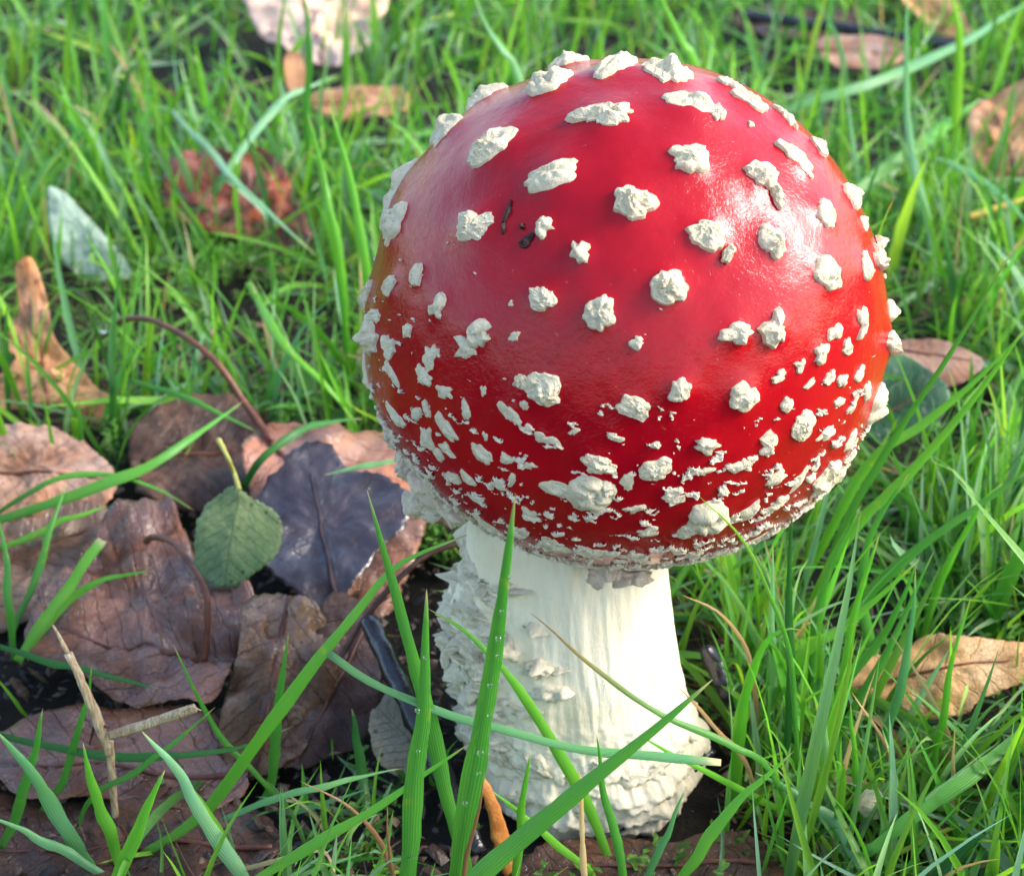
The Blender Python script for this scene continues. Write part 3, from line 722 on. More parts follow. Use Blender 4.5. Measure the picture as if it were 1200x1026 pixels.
single('twig', 'twig', 'thick black wet twig leaning against the left of the stem',
       [at_z(432,728,2.2), at_z(455,775,1.9), at_z(480,830,1.5), at_z(515,900,.8), at_z(560,1000,.1)], [.16, .19, .17, .14], M_TW, n=40, seg=12, bump=.25)
single('twig', 'twig', 'thin reddish twig reaching from the stem to the crumpled leaf',
       [at_z(552,632,2.6), at_z(500,650,2.6), at_z(455,690,2.4), at_z(420,735,2.0), at_z(395,775,1.6)], [.05, .06, .05], M_TWR, n=36, seg=8, bump=.3)
single('twig', 'twig', 'short dark wet twig in the grass right of the stem base',
       [at_z(828,760,1.3), at_z(845,795,1.0), at_z(858,830,.5)], [.13, .2, .17], M_TW, n=20, seg=12, bump=.3)
single('twig', 'twig', 'dark bent twig lying at the right foot of the stem',
       [at_z(835,880,.6), at_z(795,915,.5), at_z(745,955,.4), at_z(700,985,.2)], [.07, .09, .07], M_TW, n=30, seg=8, bump=.35)
single('bark_strip', 'bark', 'orange brown bark strip standing left of the stem base',
       [at_y(552,895,-2.2), at_y(572,930,-2.4), at_y(585,975,-2.5), at_y(605,1040,-2.6)], [.05, .12, .15, .12], M_ORB, n=34, seg=9, bump=.22, flat=.3)
single('twig', 'twig', 'dark rotten stick behind the cap at top right',
       [at_z(870,18,1.2), at_z(960,30,1.3), at_z(1060,45,1.2), at_z(1130,55,1.0)], [.2, .24, .18], M_TW, n=30, seg=10, bump=.5)
# broken straw stem
root = link('straw_stem', None, None, None, at_y(140, 995, -1.2)); tag(root, 'dry broken tan straw with a snapped side branch, lower left', 'straw')
b0 = at_y(140, 995, -1.2)
low_ = np.array([b0[0], b0[1], -.2])
make_tube('stalk', [low_, b0, at_y(133,930,-1.3), at_y(128,868,-1.4)], [.06, .065, .065], M_STR, root, b0, n=26, seg=7, bump=.16)
make_tube('stalk', [at_y(128,885,-1.42), at_y(112,838,-1.5), at_y(92,790,-1.5), at_y(80,765,-1.45)], [.06, .085, .075, .07], M_STR, root, b0, n=26, seg=7, bump=.2, flat=.6, seed=2)
make_tube('splinter', [at_y(84,775,-1.4), at_y(72,750,-1.35), at_y(62,732,-1.3)], [.035, .035, .02], M_STR, root, b0, n=16, seg=6, bump=.2)
make_tube('branch', [at_y(128,862,-1.5), at_y(165,850,-1.6), at_y(229,829,-1.8)], [.075, .085, .075], M_STR, root, b0, n=24, seg=7, bump=.2, flat=.45, seed=5)
make_tube('splinter', [at_y(205,838,-1.75), at_y(222,828,-1.8), at_y(236,832,-1.85)], [.05, .035, .01], M_STR, root, b0, n=12, seg=5, bump=.4)
make_tube('splinter', [at_y(128,852,-1.5), at_y(112,850,-1.45), at_y(105,872,-1.4)], [.02, .025, .015], M_TWR, root, b0, n=14, seg=6, bump=.2)
# small pale petal in the right hand grass
p = at_z(1022, 945, .9)
tag(lump('petal_scrap', M_WART, None, p, (0, -.8, .5), (1, 0, 0), [(0, 0, .2, .26, .2, .1)], 77, .3, (7, 20)), 'small cream petal scrap low in the grass on the right', 'petal')

def drop(px, py, P, r, label):
    import bmesh
    me = bpy.data.meshes.new('water_drop'); bm = bmesh.new(); bmesh.ops.create_uvsphere(bm, u_segments=16, v_segments=10, radius=r); 
    for v in bm.verts: v.co.z *= .9 if v.co.z > 0 else 1.08
    bm.to_mesh(me); bm.free(); me.polygons.foreach_set('use_smooth', [True]*len(me.polygons))
    return tag(link('water_drop', me, M_WATER, None, P), label, 'water drop', 'water drops')
drop(0, 0, at_z(121, 384, 2.2), .13, 'clear water drop on the tip of the arching brown stalk')

# ------------------------------------------------------------------ grass
TINT = {'bright': (.15, .40, .045), 'mid': (.095, .31, .05), 'blue': (.13, .33, .14), 'dark': (.045, .18, .04), 'lime': (.22, .43, .05),
        'tan': (.36, .27, .16), 'straw': (.48, .40, .25), 'rust': (.26, .15, .085), 'frost': (.22, .42, .25)}
def blade_verts(C, w, face, twist=0.0, cup=.22, blunt=False, wprof=None):
    n_ = len(C); T = np.gradient(C, axis=0); T /= np.linalg.norm(T, axis=1)[:, None]+1e-9
    t = np.linspace(0, 1, n_)
    wp = np.clip(0.62+0.9*t, 0, 1)*np.clip((1-t)/0.55, 0, 1)**0.75 if not blunt else np.clip(.8+.5*t, 0, 1)*np.clip((1-t)/.02, .75, 1)
    S = np.cross(T, face); S /= np.linalg.norm(S, axis=1)[:, None]+1e-9
    N = np.cross(S, T)
    a = twist*t
    S2 = S*np.cos(a)[:, None]+N*np.sin(a)[:, None]; N2 = np.cross(S2, T)
    h = (w*wp/2)[:, None]
    L, R_ = C-S2*h, C+S2*h; Mid = C-N2*h*cup*2
    V = np.stack([L, Mid, R_], 1).reshape(-1, 3)
    ln = np.linalg.norm(np.diff(C, axis=0), axis=1).sum()
    uv = np.stack([np.tile([0, .5, 1.0], n_), np.repeat(t*ln, 3)], -1)
    return V, uv
def blade_faces(n_):
    k = np.arange(n_-1)*3
    return np.concatenate([np.stack([k, k+1, k+4, k+3], -1), np.stack([k+1, k+2, k+5, k+4], -1)])

def blade(label, px, Y0, Y1, wpx, tint='mid', twist=.3, blunt=False, tipcol=None, group=None, face=(0.1, -.8, .6), name='grass_blade', n_=26, z=None, ext=True):
    """px: base to tip in the picture; the blade runs from depth Y0 to depth Y1 (None: base sits on the ground there)"""
    px = [tuple(map(float, p)) for p in px]
    if z is not None:                                   # lying blade: heights given
        P = [at_z(x, y, zz) for (x, y), zz in zip(px, np.interp(np.linspace(0, 1, len(px)), np.linspace(0, 1, len(z)), z))]
    else:
        if Y0 is None: Y0 = at_z(px[0][0], px[0][1], 0.1)[1]
        if Y1 is None: Y1 = Y0+.3
        P = [at_y(x, y, yy) for (x, y), yy in zip(px, np.linspace(Y0, Y1, len(px)))]
        if P[0][2] > 0.25 and ext:
            d = unit(P[0]-P[1]); d = unit(d*np.array([.6, .6, 1])+np.array([0, 0, -.4]))
            P = [P[0]+d*(P[0][2]/max(-d[2], .3))] + P
            P[0][2] = max(P[0][2], -.05)
    P = np.array(P); P[:, 2] = np.maximum(P[:, 2], -.05)
    C = spline(P, n_)
    tk = np.linspace(0, 1, n_); sk = px[0][0]*.37+px[-1][1]*.11
    C = C+np.stack([vnoise(np.stack([tk*5+sk, tk*0+i, tk*0], -1)) for i in range(3)], -1)*.045*np.sin(tk*math.pi)[:, None]
    dist = np.dot(P.mean(0)-CAM, np.array([0, cp, -sp])); w = wpx*.80*dist/FPX
    V, uv = blade_verts(C, w, np.asarray(face, float), twist, .16, blunt)
    ctr = np.repeat(C, 3, axis=0)
    V2 = ctr+(V-ctr)*(1+.13*np.repeat(vnoise(np.stack([tk*14+sk, tk*0+7, tk*0], -1)), 3)+.10*vnoise(np.stack([np.repeat(tk, 3)*20, np.tile([0, 9, 18.], n_), np.full(n_*3, sk)], -1)))[:, None]
    t = np.repeat(np.linspace(0, 1, n_), 3)[:, None]
    c = np.array(TINT[tint]); tc = np.array(TINT[tipcol]) if tipcol else c
    f = np.clip((t-.55)/.4, 0, 1) if tipcol else np.clip((t-.93)/.07, 0, 1)*.8
    if not tipcol: tc = np.array(TINT['straw'])
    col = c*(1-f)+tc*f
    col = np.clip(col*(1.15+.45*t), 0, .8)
    b = P[0].copy()
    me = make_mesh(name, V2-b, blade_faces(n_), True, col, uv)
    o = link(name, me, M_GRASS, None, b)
    so = o.modifiers.new('thickness', 'SOLIDIFY'); so.thickness = 0.012; so.offset = 0
    return tag(o, label, 'grass blade' if name == 'grass_blade' else 'straw', group)

G_F, G_R, G_L, G_B = 'grass blades in front of the mushroom', 'grass blades right of the mushroom', 'grass blades among the fallen leaves', 'grass blades behind the mushroom'
# in front of the mushroom
blade('broad ribbed blade standing before the left half of the stem', [(532,1060),(548,950),(566,840),(588,690),(604,578)], -4.2, -4.6, 33, 'mid', .15, group=G_F)
blade('upright blade just left of the broad ribbed blade', [(474,1060),(484,960),(494,840),(499,740),(500,690)], -4.4, -4.3, 30, 'mid', .1, group=G_F)
blade('pointed blade leaning left from the stem base to the dark purple leaf', [(545,1010),(515,900),(488,790),(455,670),(430,574)], -3.0, -2.6, 24, 'mid', .3, group=G_F)
blade('long blade crossing the crumpled leaf diagonally towards the cap', [(170,1060),(235,955),(320,838),(420,715),(470,660),(548,626)], -2.0, -1.8, 22, 'bright', .4, group=G_F)
blade('big diagonal blade crossing the stem base from the bottom edge', [(540,1050),(610,985),(700,912),(775,850),(835,796)], -5.0, -4.6, 34, 'mid', -.3, group=G_F)
blade('bluish stalk with a cut end lying across the stem base', [(385,765),(430,795),(500,828),(580,855),(700,880),(845,893)], -2.6, -3.3, 13, 'blue', .2, blunt=True, group=G_F, ext=False)
blade('curving blade draped across the lower stem to its foot', [(712,1000),(690,945),(650,870),(600,795),(550,742),(500,712)], -2.3, -2.0, 18, 'bright', .3, group=G_F)
blade('thin blade with a brown tip crossing the bright side of the stem', [(905,905),(860,875),(780,835),(700,785),(650,742),(622,718)], -2.2, -2.5, 11, 'mid', .2, tipcol='rust', group=G_F)
blade('light blade rising from the bottom edge towards the broad ribbed blade', [(290,1040),(360,995),(440,948),(500,905),(548,872)], -3.6, -3.6, 17, 'bright', .2, group=G_F)
blade('short upright blade before the base of the stem', [(605,1000),(612,960),(618,910),(622,882)], -3.0, -3.0, 15, 'bright', .2, group=G_F)
blade('slim blade standing right of centre before the stem base', [(735,1060),(722,990),(708,930),(699,858)], -3.4, -3.4, 15, 'mid', .2, group=G_F)
blade('pale straw coloured blade end standing at the foot of the stem', [(684,1060),(684,1000),(683,940),(678,900)], -4.2, -4.2, 11, 'straw', .1, group=G_F)
blade('lime blade bending right at the bottom centre', [(690,1020),(650,990),(600,945),(575,925)], -2.8, -3.0, 12, 'bright', .2, group=G_F)
blade('thin blade leaning right from the bottom edge below the stem', [(748,1050),(770,1000),(790,950),(803,925)], -3.2, -3.1, 12, 'blue', .2, group=G_F)
blade('long thin blade arching over the bottom right of the stem', [(1000,985),(930,955),(850,915),(780,880),(745,858)], -1.2, -2.5, 11, 'bright', .2, group=G_F)
blade('yellow green blade sweeping up from the bottom beside the dark umber leaf', [(770,1060),(830,985),(880,925),(930,880)], -3.2, -2.6, 18, 'bright', .3, group=G_F)
# among the fallen leaves, left
blade('broad blade leaning right in the lower left corner', [(120,1050),(75,970),(35,905),(-5,855)], -2.5, -2.4, 24, 'blue', .2, group=G_L)
blade('broad pale striped blade leaning left at the lower left', [(300,1050),(255,980),(210,908),(165,855)], -3.2, -3.0, 24, 'frost', .2, group=G_L)
blade('bright pointed blade right of the dry straw', [(150,1040),(125,970),(108,915),(97,870)], -2.6, -2.4, 20, 'bright', .2, group=G_L)
blade('slender blade behind the dry straw', [(52,990),(75,910),(95,850),(108,778)], -1.0, -.8, 13, 'mid', .2, group=G_L)
blade('short blade at the left edge before the flat brown leaf', [(5,1020),(22,950),(38,885),(50,830)], -1.8, -1.7, 17, 'mid', .2, group=G_L)
blade('bright young blade at the bottom left with a folded edge', [(130,1060),(150,1000),(172,950),(193,902)], -3.4, -3.3, 24, 'bright', .4, group=G_L)
blade('upright blade in front of the crumpled leaf', [(305,1000),(316,920),(324,830),(338,742)], -.8, -.6, 16, 'mid', .4, group=G_L)
blade('very thin blade leaning left over the crumpled leaf', [(345,960),(295,900),(245,840),(203,755)], -1.0, -.8, 9, 'mid', .2, group=G_L)
blade('low blade running along the bottom left edge', [(130,1030),(80,1000),(30,975),(-15,955)], -2.7, -2.7, 15, 'blue', .2, group=G_L)
blade('thin blade pointing right below the dry straw branch', [(110,930),(160,900),(205,870),(252,828)], -1.4, -1.5, 10, 'mid', .2, group=G_L)
blade('long blade crossing above the mottled leaf towards the arching stalk', [(-20,615),(60,590),(150,555),(220,515),(285,470)], None, None, 17, 'mid', .3, z=[1.3, 1.9, 2.4, 2.2], group=G_L)
blade('thin drooping blade hanging over the dark hollow', [(-10,605),(50,570),(120,555),(180,570),(228,598)], None, None, 9, 'mid', .3, z=[1.2, 2.2, 2.0, 1.4], group=G_L)
blade('blunt blade pointing up right over the left edge of the large leaf', [(20,775),(50,730),(85,680),(120,632)], None, None, 16, 'bright', .2, blunt=True, z=[.8, 1.6, 2.2], group=G_L)
blade('short blade pointing right over the large wet leaf', [(25,770),(70,715),(120,680),(178,668)], None, None, 13, 'bright', .2, z=[.8, 1.5, 1.8], group=G_L)
blade('upright blade at the left edge beside the mottled leaf', [(18,775),(12,720),(8,660),(-4,600)], None, None, 13, 'mid', .2, z=[.5, 2.0, 3.0], group=G_L)
blade('thin blade rising in front of the mottled leaf', [(15,740),(40,680),(60,620),(78,565)], None, None, 12, 'mid', .2, z=[.6, 1.8, 2.6], group=G_L)
blade('narrow blade lying over the mottled leaf pointing up right', [(0,642),(45,622),(90,605),(128,592)], None, None, 11, 'bright', .2, z=[1.6, 2.0, 2.2], group=G_L)
blade('dark green blade looping over the pinkish leaf', [(285,572),(300,545),(330,518),(370,497),(425,490)], None, None, 13, 'dark', .3, z=[1.4, 2.4, 2.6, 1.9], group=G_L)
blade('short blue green blade lying across the top of the dark purple leaf', [(470,538),(440,545),(410,550),(380,556)], None, None, 9, 'blue', .2, z=[2.0, 2.1, 2.1], group=G_L)
blade('thin blade before the lower leaf, nearly level', [(-10,755),(60,775),(120,790),(190,808)], None, None, 11, 'dark', .2, z=[1.8, 1.8, 1.6], group=G_L)
blade('level blade lying over the flat brown leaf', [(-10,858),(80,880),(180,886),(280,876),(345,850)], None, None, 13, 'dark', .2, z=[1.0, 1.3, 1.4, 1.2], group=G_L)
blade('blue green blade curling under the cream leaf scrap', [(260,960),(330,935),(400,915),(470,900)], None, None, 11, 'blue', .2, z=[1.2, 1.8, 1.6], group=G_L)
blade('dark glossy blade upright beside the cream leaf scrap', [(430,960),(424,910),(420,870),(412,830)], None, None, 17, 'dark', .2, z=[.3, 1.0, 2.0], group=G_L)
blade('rusty thin grass stalk at the bottom left of the stem', [(470,1040),(445,985),(410,945),(352,915)], -3.2, -3.2, 7, 'rust', .1, group=G_L, name='dry_straw')
blade('rusty straw leaning on the broad ribbed blade', [(545,1050),(552,985),(562,945),(568,905)], -4.5, -4.5, 8, 'rust', .1, group=G_L, name='dry_straw')
blade('bent tan straw at the bottom edge left of centre', [(285,1018),(330,1005),(380,995),(395,1030)], None, None, 9, 'straw', .1, z=[.8, 1.3, .9], group=G_L, name='dry_straw')
blade('thin tan straw standing beside the rusty one at the bottom', [(462,1050),(458,1000),(455,965),(454,945)], -3.6, -3.6, 6, 'rust', .1, group=G_L, name='dry_straw')
# right of the mushroom
blade('thin blade touching the lower right of the red cap', [(935,905),(930,820),(922,745),(900,690),(862,625),(818,580)], -1.6, -3.4, 9, 'mid', .3, tipcol='lime', group=G_R)
blade('arching lime blade bending right beside the stem', [(862,905),(866,850),(880,790),(900,748),(926,736),(940,738)], -1.0, -1.4, 19, 'bright', .4, group=G_R)
blade('dark upright blade before the right lower edge of the cap', [(925,800),(924,730),(925,660),(929,588)], -.8, -1.2, 15, 'dark', .3, group=G_R)
blade('straight bright blade leaning right, tallest in the right hand tuft', [(970,890),(985,810),(1005,710),(1031,625)], -.4, -.2, 17, 'bright', .2, group=G_R)
blade('bluish upright blade in front of the long tan leaf', [(1035,880),(1055,800),(1068,730),(1073,668)], -.6, -.4, 15, 'blue', .3, group=G_R)
blade('thin bright blade crossing the long tan leaf', [(1096,910),(1106,820),(1118,760),(1138,700)], -1.0, -.8, 12, 'bright', .2, group=G_R)
blade('long blade leaning right from the stem foot to the upper tuft', [(960,920),(990,850),(1040,760),(1095,645)], -.3, .4, 13, 'mid', .2, group=G_R)
blade('blade fanning right over the tan leaf tip', [(950,870),(1000,790),(1050,720),(1078,650)], .2, .7, 14, 'mid', .3, group=G_R)
blade('pale blade crossing left of the tuft by the cap', [(905,800),(902,740),(904,690),(906,635)], .4, .2, 12, 'frost', .2, group=G_R)
blade('bright blade pointing right above the tan leaf', [(940,770),(985,735),(1030,700),(1078,655)], .6, 1.0, 18, 'bright', .3, group=G_R)
blade('long fine blade running from the tuft up to the right edge', [(985,640),(1060,560),(1130,480),(1215,365)], 3.0, 3.6, 17, 'bright', .3, group=G_R)
blade('second long fine blade beside the first, with a bright tip', [(975,650),(1040,530),(1110,420),(1192,285)], 3.4, 3.6, 12, 'mid', .2, group=G_R)
blade('blade leaning far right across the turf beside the cap', [(1000,720),(1080,640),(1150,590),(1220,540)], 2.0, 2.2, 18, 'mid', .3, group=G_R)
blade('pale blade leaning right under the cap margin', [(1095,700),(1115,650),(1150,590),(1176,565)], 3.0, 3.0, 13, 'bright', .2, group=G_R)
blade('upright blade leaning left beside the lower right of the cap', [(1020,760),(1010,700),(1020,630),(1065,555)], 2.0, 2.4, 17, 'mid', .2, group=G_R)
blade('blade curving from the cap margin down into the tuft', [(955,760),(965,700),(985,640),(1010,590)], 1.2, 1.4, 15, 'mid', .2, group=G_R)
blade('broad blade lying along the lower right', [(1015,1000),(1080,950),(1150,895),(1225,835)], None, None, 26, 'mid', .2, z=[1.2, 1.8, 2.0], group=G_R)
blade('bluish bent blade at the lower right of the stem', [(1010,1020),(975,960),(930,930),(885,905)], None, None, 17, 'blue', .3, z=[.8, 1.4, 1.8], group=G_R)
blade('frosty upright blade low in the right hand tuft', [(985,985),(970,930),(968,870),(965,815)], -1.6, -1.5, 13, 'frost', .3, group=G_R)
blade('slim bright blade standing in the lower right grass', [(1018,1010),(1008,940),(1000,880),(997,825)], -1.7, -1.6, 12, 'bright', .2, group=G_R)
blade('thin brown straw bending over in the lower right grass', [(1046,975),(1048,920),(1035,870),(998,810)], -1.4, -1.4, 7, 'rust', .1, tipcol='straw', group=G_R, name='dry_straw')
blade('pale straw standing alone near the right bottom corner', [(1105,1035),(1112,980),(1116,920),(1119,855)], -1.8, -1.8, 8, 'straw', .1, group=G_R, name='dry_straw')
blade('tan straw curving through the grass beside the stem', [(888,860),(875,770),(845,720),(800,697)], .2, -.2, 8, 'tan', .1, group=G_R, name='dry_straw')
blade('tan straw leaning on the right edge of the stem', [(880,905),(850,860),(820,830),(792,802)], -1.2, -1.6, 8, 'tan', .1, group=G_R, name='dry_straw')
blade('bright blade sweeping up at the right bottom corner', [(1160,1050),(1172,990),(1178,940),(1180,925)], -2.2, -2.2, 13, 'bright', .2, group=G_R)
blade('broad blade rising from the right bottom corner', [(1120,1045),(1150,990),(1190,950),(1230,915)], -2.2, -2.2, 20, 'mid', .2, group=G_R)
blade('yellowish short blade tip behind the right side of the cap', [(1012,330),(1022,300),(1034,262),(1049,230)], 6.0, 6.0, 13, 'lime', .2, group=G_R)
blade('broad blade slanting over the right edge behind the cap', [(1010,560),(1080,500),(1140,450),(1210,380)], 4.5, 5, 16, 'bright', .3, group=G_R)
# behind the mushroom
blade('broad blade slanting to the top right corner', [(840,165),(930,125),(1030,95),(1120,55),(1210,0)], None, None, 17, 'blue', .3, z=[2, 3, 3.4, 3], group=G_B)
blade('pale tall blade rising to the top edge at right', [(1088,265),(1072,200),(1062,110),(1064,-20)], 22, 23, 13, 'frost', .3, group=G_B)
blade('bright broad blade slanting behind the right of the cap', [(985,240),(1040,195),(1090,160),(1150,115)], None, None, 22, 'mid', .2, z=[2.0, 2.8, 3], group=G_B)
blade('blue green blade arching down at the right edge', [(1080,180),(1120,195),(1170,225),(1215,275)], None, None, 15, 'blue', .2, z=[2.5, 3, 2.0], group=G_B)
blade('pale blade slanting down right across the red brown leaf', [(200,128),(235,165),(280,215),(340,272),(372,300)], None, None, 12, 'frost', .2, z=[3.0, 3.4, 3.2, 2.6], group=G_B)
blade('pale blade slanting up right across the red brown leaf', [(250,230),(270,195),(310,140),(345,110),(395,88)], None, None, 13, 'frost', .2, z=[2.0, 3.4, 3.8, 3.0], group=G_B)
blade('tall upright blade before the pale blush leaf', [(360,110),(362,60),(358,10),(352,-30)], 27, 27, 12, 'mid', .2, group=G_B)
blade('broad bright blade standing left of the cap', [(428,330),(418,260),(405,190),(385,120)], 13, 14, 20, 'bright', .2, group=G_B)
blade('broad blade leaning to the top left of the cap', [(395,300),(385,240),(380,210),(360,130)], 15, 16, 15, 'bright', .2, group=G_B)
blade('long bright blade running down right beside the dark hollow', [(290,330),(330,400),(380,450),(420,500)], None, None, 15, 'bright', .2, z=[2.8, 2.5, 1.0], group=G_B)
blade('blade slanting from the arching stalk to the dark leaf', [(150,445),(210,462),(260,485),(300,505)], None, None, 10, 'mid', .2, z=[1.8, 2.0, 1.6], group=G_B)
blade('bright blade standing before the top right tan leaf', [(1125,60),(1122,20),(1115,-10),(1112,-30)], 28, 28, 18, 'lime', .2, group=G_B)
blade('bright blade leaning at the top behind the cap', [(820,90),(800,50),(780,10),(765,-25)], 25, 25, 18, 'bright', .2, group=G_B)
blade('pale blade leaning behind the top left of the cap', [(610,95),(590,60),(570,30),(552,-15)], 24, 24, 14, 'frost', .2, group=G_B)

# beads of water on the two nearest blades
br = random.Random(9)
ORD = ['highest', 'second highest', 'third highest', 'fourth highest', 'middle', 'fourth lowest', 'third lowest', 'second lowest', 'lowest']
for k, (x, y, r) in enumerate([(597,676,.022),(588,716,.030),(584,748,.042),(583,768,.026),(574,803,.036),(573,838,.028),(563,882,.046),(561,906,.030),(545,941,.038)]):
    drop(0, 0, at_y(x, y, -4.60), r, ORD[k]+' of the water beads on the broad ribbed blade before the stem')
for k, (x, y, r) in enumerate([(498,770,.026),(489,832,.036),(490,880,.028)]):
    drop(0, 0, at_y(x, y, -4.52), r, ['highest', 'middle', 'lowest'][k]+' of three water beads on the upright blade left of the ribbed one')

# the turf: countless blades, one mass
def in_poly(px, py, poly):
    ins = np.zeros(px.shape, bool); n_ = len(poly)
    for i in range(n_):
        x1, y1 = poly[i]; x2, y2 = poly[(i+1) % n_]
        if y1 == y2: continue
        c = ((y1 > py) != (y2 > py)) & (px < (x2-x1)*(py-y1)/(y2-y1)+x1)
        ins ^= c
    return ins
def blade_batch(C, w, face, twist, cup):
    """C (n,k,3) centre lines -> verts (n,k*3,3), uv"""
    n_, k = C.shape[:2]; T = np.gradient(C, axis=1); T /= np.linalg.norm(T, axis=2, keepdims=True)+1e-9
    t = np.linspace(0, 1, k)
    wp = np.clip(0.62+0.9*t, 0, 1)*np.clip((1-t)/0.6, 0, 1)**0.75
    S = np.cross(T, face[:, None, :]); S /= np.linalg.norm(S, axis=2, keepdims=True)+1e-9
    N = np.cross(S, T); a = (twist[:, None]*t)[..., None]
    S2 = S*np.cos(a)+N*np.sin(a); N2 = np.cross(S2, T)
    h = (w[:, None]*wp/2)[..., None]
    V = np.stack([C-S2*h, C-N2*h*cup*2, C+S2*h], 2).reshape(n_*k*3, 3)
    ln = np.linalg.norm(np.diff(C, axis=1), axis=2).sum(1)
    uv = np.stack([np.broadcast_to(np.tile([0, .5, 1.0], k), (n_, k*3)), np.repeat(t[None]*ln[:, None], 3, axis=1)], -1).reshape(-1, 2)
    return V, uv
def turf(n_blades, region, hmin, hmax, wmin, wmax, seed, lie=0.35, seg=7, keys=None, dim=1.0):
    r = np.random.default_rng(seed)
    pr = np.array([.30, .28, .16, .05, .06, .12, .02, .01]) if keys is None else np.full(len(keys), 1/len(keys))
    keys = keys or ['bright', 'mid', 'blue', 'dark', 'lime', 'frost', 'tan', 'straw']
    x0, x1, y0, y1 = region
    N = n_blades*5; U = lambda a, b: r.uniform(a, b, N)
    x, y = U(x0, x1), U(y0, y1)
    d = fbm(np.stack([x*.35, y*.35, x*0+3.0], -1), 3)
    ok = d > U(-.75, .25)
    ok &= x*x+(y-.1)**2 > 2.5**2
    lit = ((x+7.2)/5.6)**2+((y-4.5)/6.6)**2
    ok &= (lit > 1) | (U(0, 1) < .06)
    ok &= ~((y < -1) & (x > -12) & (x < 3.2)) | (U(0, 1) < .30)
    L = U(hmin, hmax)*(.8+.4*d); w = U(wmin, wmax)
    a = U(0, 2*np.pi); lean = np.where(U(0, 1) > lie, U(.1, .7), U(.8, 1.45))
    t = np.linspace(0, 1, seg); bend = U(-.2, 1.1)
    ang = np.clip(lean[:, None]*.6+bend[:, None]*t**1.3+np.where(lean > .8, .45, 0)[:, None], 0, 1.8)
    st_ = (L/(seg-1))[:, None]
    z0 = np.zeros((N, 1))
    R_ = np.hstack([z0, np.cumsum(np.sin(ang)[:, :-1]*st_, 1)]); Z = np.hstack([z0, np.cumsum(np.cos(ang)[:, :-1]*st_, 1)])
    a2 = a[:, None]+U(-.5, .5)[:, None]*t
    C = np.stack([x[:, None]+R_*np.cos(a2), y[:, None]+R_*np.sin(a2), np.maximum(Z-.15, .02)], -1)
    # keep clear of the mushroom, of the litter patch and of the leaves lying on the turf
    ok &= np.linalg.norm(C-CAPC, axis=2).min(1) > 4.25
    ok &= (np.hypot(C[..., 0], C[..., 1]-.2) > 2.2).all(1)
    px, py, f = project(C)
    front = C[..., 1] < 1.0
    ok &= ~(front & (np.hypot(px-733, py-372) < 312)).any(1)
    ok &= ~(front & (px > 470) & (px < 830) & (py > 560) & (py < 1000)).any(1) | (U(0, 1) < .04)
    ok &= ~((px > -30) & (px < 500) & (py > 500) & (py < 860) & (C[..., 1] < 9)).any(1) | (U(0, 1) < .2)
    for (poly, ly) in LEAVES:
        hit = (in_poly(px, py, poly) & (C[..., 1] < ly+1.5)).any(1)
        ok &= ~hit | (U(0, 1) < (.22 if ly < 14 else .45))
    ok &= f.min(1) > 13
    idx = np.nonzero(ok)[0][:n_blades]; n_ = len(idx)
    face = np.stack([r.normal(0, .5, N), -1+r.normal(0, .6, N), np.full(N, .8)], -1)
    alt = np.stack([-np.cos(a), -np.sin(a), np.full(N, .8)], -1)
    face = np.where((U(0, 1) < .5)[:, None], face, alt)
    V, uv = blade_batch(C[idx], w[idx], face[idx], r.normal(0, .7, N)[idx], .2)
    pal = np.array([TINT[k] for k in keys])
    c = pal[r.choice(len(keys), N, p=pr)]*dim*U(.7, 1.3)[:, None]*np.stack([U(.85, 1.2), np.ones(N), U(.8, 1.2)], -1)
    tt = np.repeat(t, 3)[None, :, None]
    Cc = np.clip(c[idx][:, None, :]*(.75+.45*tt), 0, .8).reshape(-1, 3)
    F = blade_faces(seg); nvb = seg*3
    Fa = (F[None]+(np.arange(n_)*nvb)[:, None, None]).reshape(-1, 4)
    return V, Fa, Cc, uv
def turf_obj(name, label, parts, cat='grass'):
    V, F, C, U = [], [], [], []; o = 0
    for (v, f, c, u) in parts:
        V.append(v); F.append(f+o); C.append(c); U.append(u); o += len(v)
    me = make_mesh(name, np.concatenate(V), np.concatenate(F), True, np.concatenate(C), np.concatenate(U))
    return tag(link(name, me, M_GRASS), label, cat, kind='stuff')
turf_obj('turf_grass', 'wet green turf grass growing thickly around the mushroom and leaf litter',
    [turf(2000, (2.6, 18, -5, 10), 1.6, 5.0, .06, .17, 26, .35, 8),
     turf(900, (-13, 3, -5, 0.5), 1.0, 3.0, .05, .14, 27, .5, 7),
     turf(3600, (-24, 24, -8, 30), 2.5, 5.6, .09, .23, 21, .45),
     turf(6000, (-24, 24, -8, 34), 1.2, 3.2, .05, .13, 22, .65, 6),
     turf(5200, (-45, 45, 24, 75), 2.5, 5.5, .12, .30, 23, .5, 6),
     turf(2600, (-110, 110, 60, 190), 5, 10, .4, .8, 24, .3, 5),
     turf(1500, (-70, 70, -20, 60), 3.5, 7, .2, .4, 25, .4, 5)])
turf_obj('dead_thatch', 'thin brown and tan dead grass matted low among the living blades',
    [turf(2600, (-22, 22, -6, 32), 1.0, 3.2, .03, .08, 28, 1.0, 6, ['tan', 'straw', 'rust', 'rust'], .5),
     turf(500, (-12, 4, -4, 6), .8, 2.2, .03, .07, 29, 1.0, 6, ['tan', 'rust', 'rust', 'rust'], .5)], 'thatch')

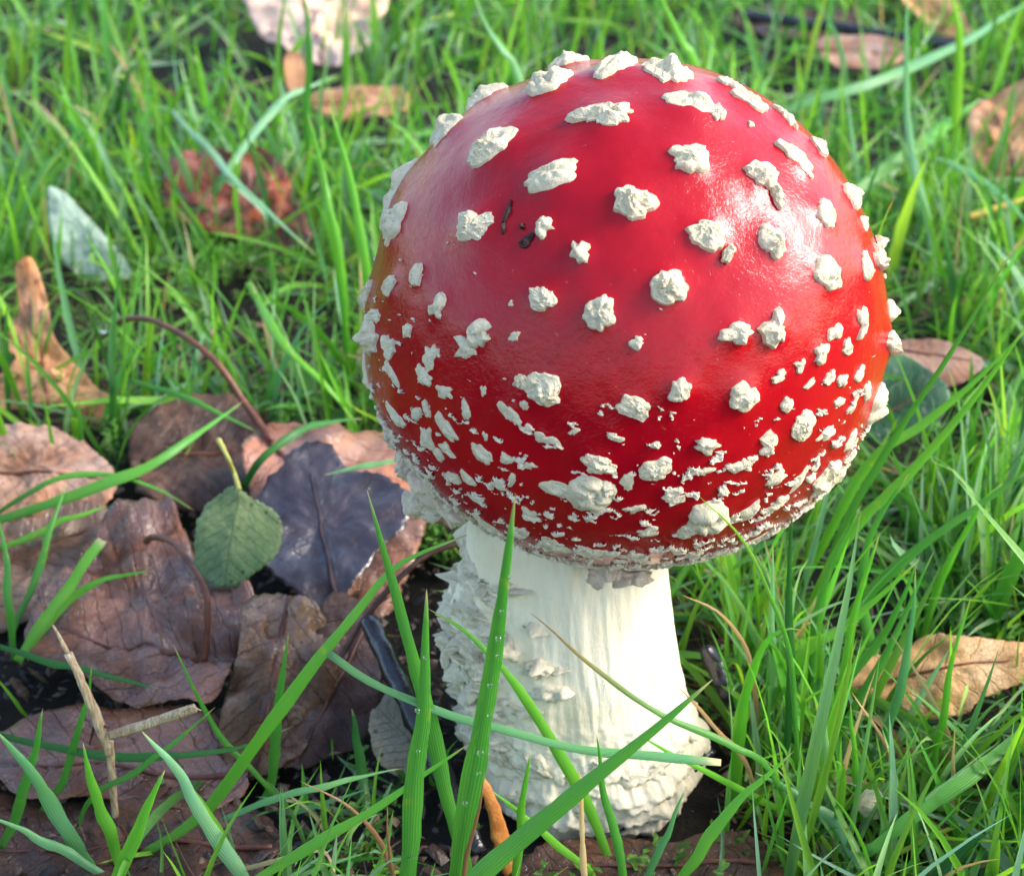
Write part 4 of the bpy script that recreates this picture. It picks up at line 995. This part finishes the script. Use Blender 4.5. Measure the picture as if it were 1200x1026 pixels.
# moss and tiny leaflets in the gaps
def moss(n_sprigs, seed):
    r = np.random.default_rng(seed); Vs, Us, Cs = [], [], []; made = 0
    spots = [(at_z(520,620,.4), .5, 30), (at_z(430,985,.1), .8, 14), (at_z(270,300,.1), 2.0, 60), (at_z(420,600,.1), .6, 14)]
    pos = []
    for c, s, k in spots: pos += [(c[0]+r.normal(0, s), c[1]+r.normal(0, s)) for _ in range(k)]
    while len(pos) < n_sprigs:
        x, y = r.uniform(-20, 20), r.uniform(-4, 32)
        if ((x+7.2)/6.2)**2+((y-3.5)/8)**2 > 1: pos.append((x, y))
    for (x, y) in pos:
        if x*x+y*y < 2.1**2: continue
        h = r.uniform(.25, .9); c = np.array([.10, .26, .03])*r.uniform(.5, 1.5)
        for k in range(9):
            z = h*(k+1)/9; a = r.uniform(0, 6.28); l = r.uniform(.12, .28)
            b = np.array([x+r.normal(0, .04), y+r.normal(0, .04), z])
            C = np.stack([b, b+np.array([math.cos(a)*l*.6, math.sin(a)*l*.6, l*.35]), b+np.array([math.cos(a)*l, math.sin(a)*l, l*.3])])
            V, uv = blade_verts(C, .09, np.array([.1, -.3, 1.0]), 0, .2)
            Vs.append(V); Us.append(uv); Cs.append(np.tile(c, (9, 1))); made += 1
    F = blade_faces(3); Fa = (F[None]+(np.arange(made)*9)[:, None, None]).reshape(-1, 4)
    return np.concatenate(Vs), Fa, np.concatenate(Cs), np.concatenate(Us)
turf_obj('moss', 'tiny bright green moss sprigs between the grass roots', [moss(1500, 31)], 'moss')

# crumbs of rotten leaf and bark on the soil, one mass
def crumbs(n_, seed):
    r = np.random.default_rng(seed)
    x = np.where(r.uniform(0, 1, n_) < .6, r.normal(-5.5, 4.5, n_), r.uniform(-20, 20, n_)); y = np.where(r.uniform(0, 1, n_) < .6, r.normal(2.5, 4, n_), r.uniform(-5, 30, n_))
    k = x*x+y*y > 2.0**2; x, y = x[k], y[k]; n_ = len(x)
    s_ = r.uniform(.05, .24, n_)*r.uniform(.35, 1, n_); K = 6
    a = np.linspace(0, 2*np.pi, K, endpoint=False)[None]+r.uniform(0, 6, (n_, 1))
    q = s_[:, None]*r.uniform(.5, 1.2, (n_, K)); el = r.uniform(.3, 1, (n_, 1))
    lx, ly = q*np.cos(a), q*np.sin(a)*el
    tx, ty = r.normal(0, .5, (n_, 1)), r.normal(0, .5, (n_, 1)); rot = r.uniform(0, 6.28, (n_, 1))
    X = lx*np.cos(rot)-ly*np.sin(rot); Y = lx*np.sin(rot)+ly*np.cos(rot)
    z0 = r.uniform(.02, .22, (n_, 1))
    ring = np.stack([x[:, None]+X, y[:, None]+Y, z0+tx*X+ty*Y], -1)
    top = np.stack([x, y, z0[:, 0]+s_*.35], -1)[:, None]; bot = np.stack([x, y, z0[:, 0]-s_*.2], -1)[:, None]
    V = np.concatenate([ring, top, bot], 1).reshape(-1, 3)
    i = np.arange(K); j = (i+1) % K
    F = np.concatenate([np.stack([i, j, np.full(K, K)], -1), np.stack([j, i, np.full(K, K+1)], -1)])
    F = (F[None]+(np.arange(n_)*(K+2))[:, None, None]).reshape(-1, 3)
    pal = np.array([(.05, .025, .015), (.10, .05, .03), (.025, .016, .012), (.09, .045, .025), (.14, .08, .045)])
    return V, F, np.repeat(pal[r.integers(0, 5, n_)]*r.uniform(.6, 1.3, (n_, 1)), K+2, axis=0)
def m_crumb():
    a = NT('litter_crumb'); at = a.n('Attribute', attribute_name='tint'); n2 = a.noise(9, 4)
    b = a.bsdf(color=at.outputs['Color'], rough=.5, spec=.5, normal=a.bump(n2, .7, .06)); return a.done(b.outputs[0])
V, F, c = crumbs(5200, 41)
tag(link('litter_crumbs', make_mesh('litter_crumbs', V, F, False, c), m_crumb()), 'dark crumbs of rotten leaf and bark on the soil', 'litter', kind='stuff')
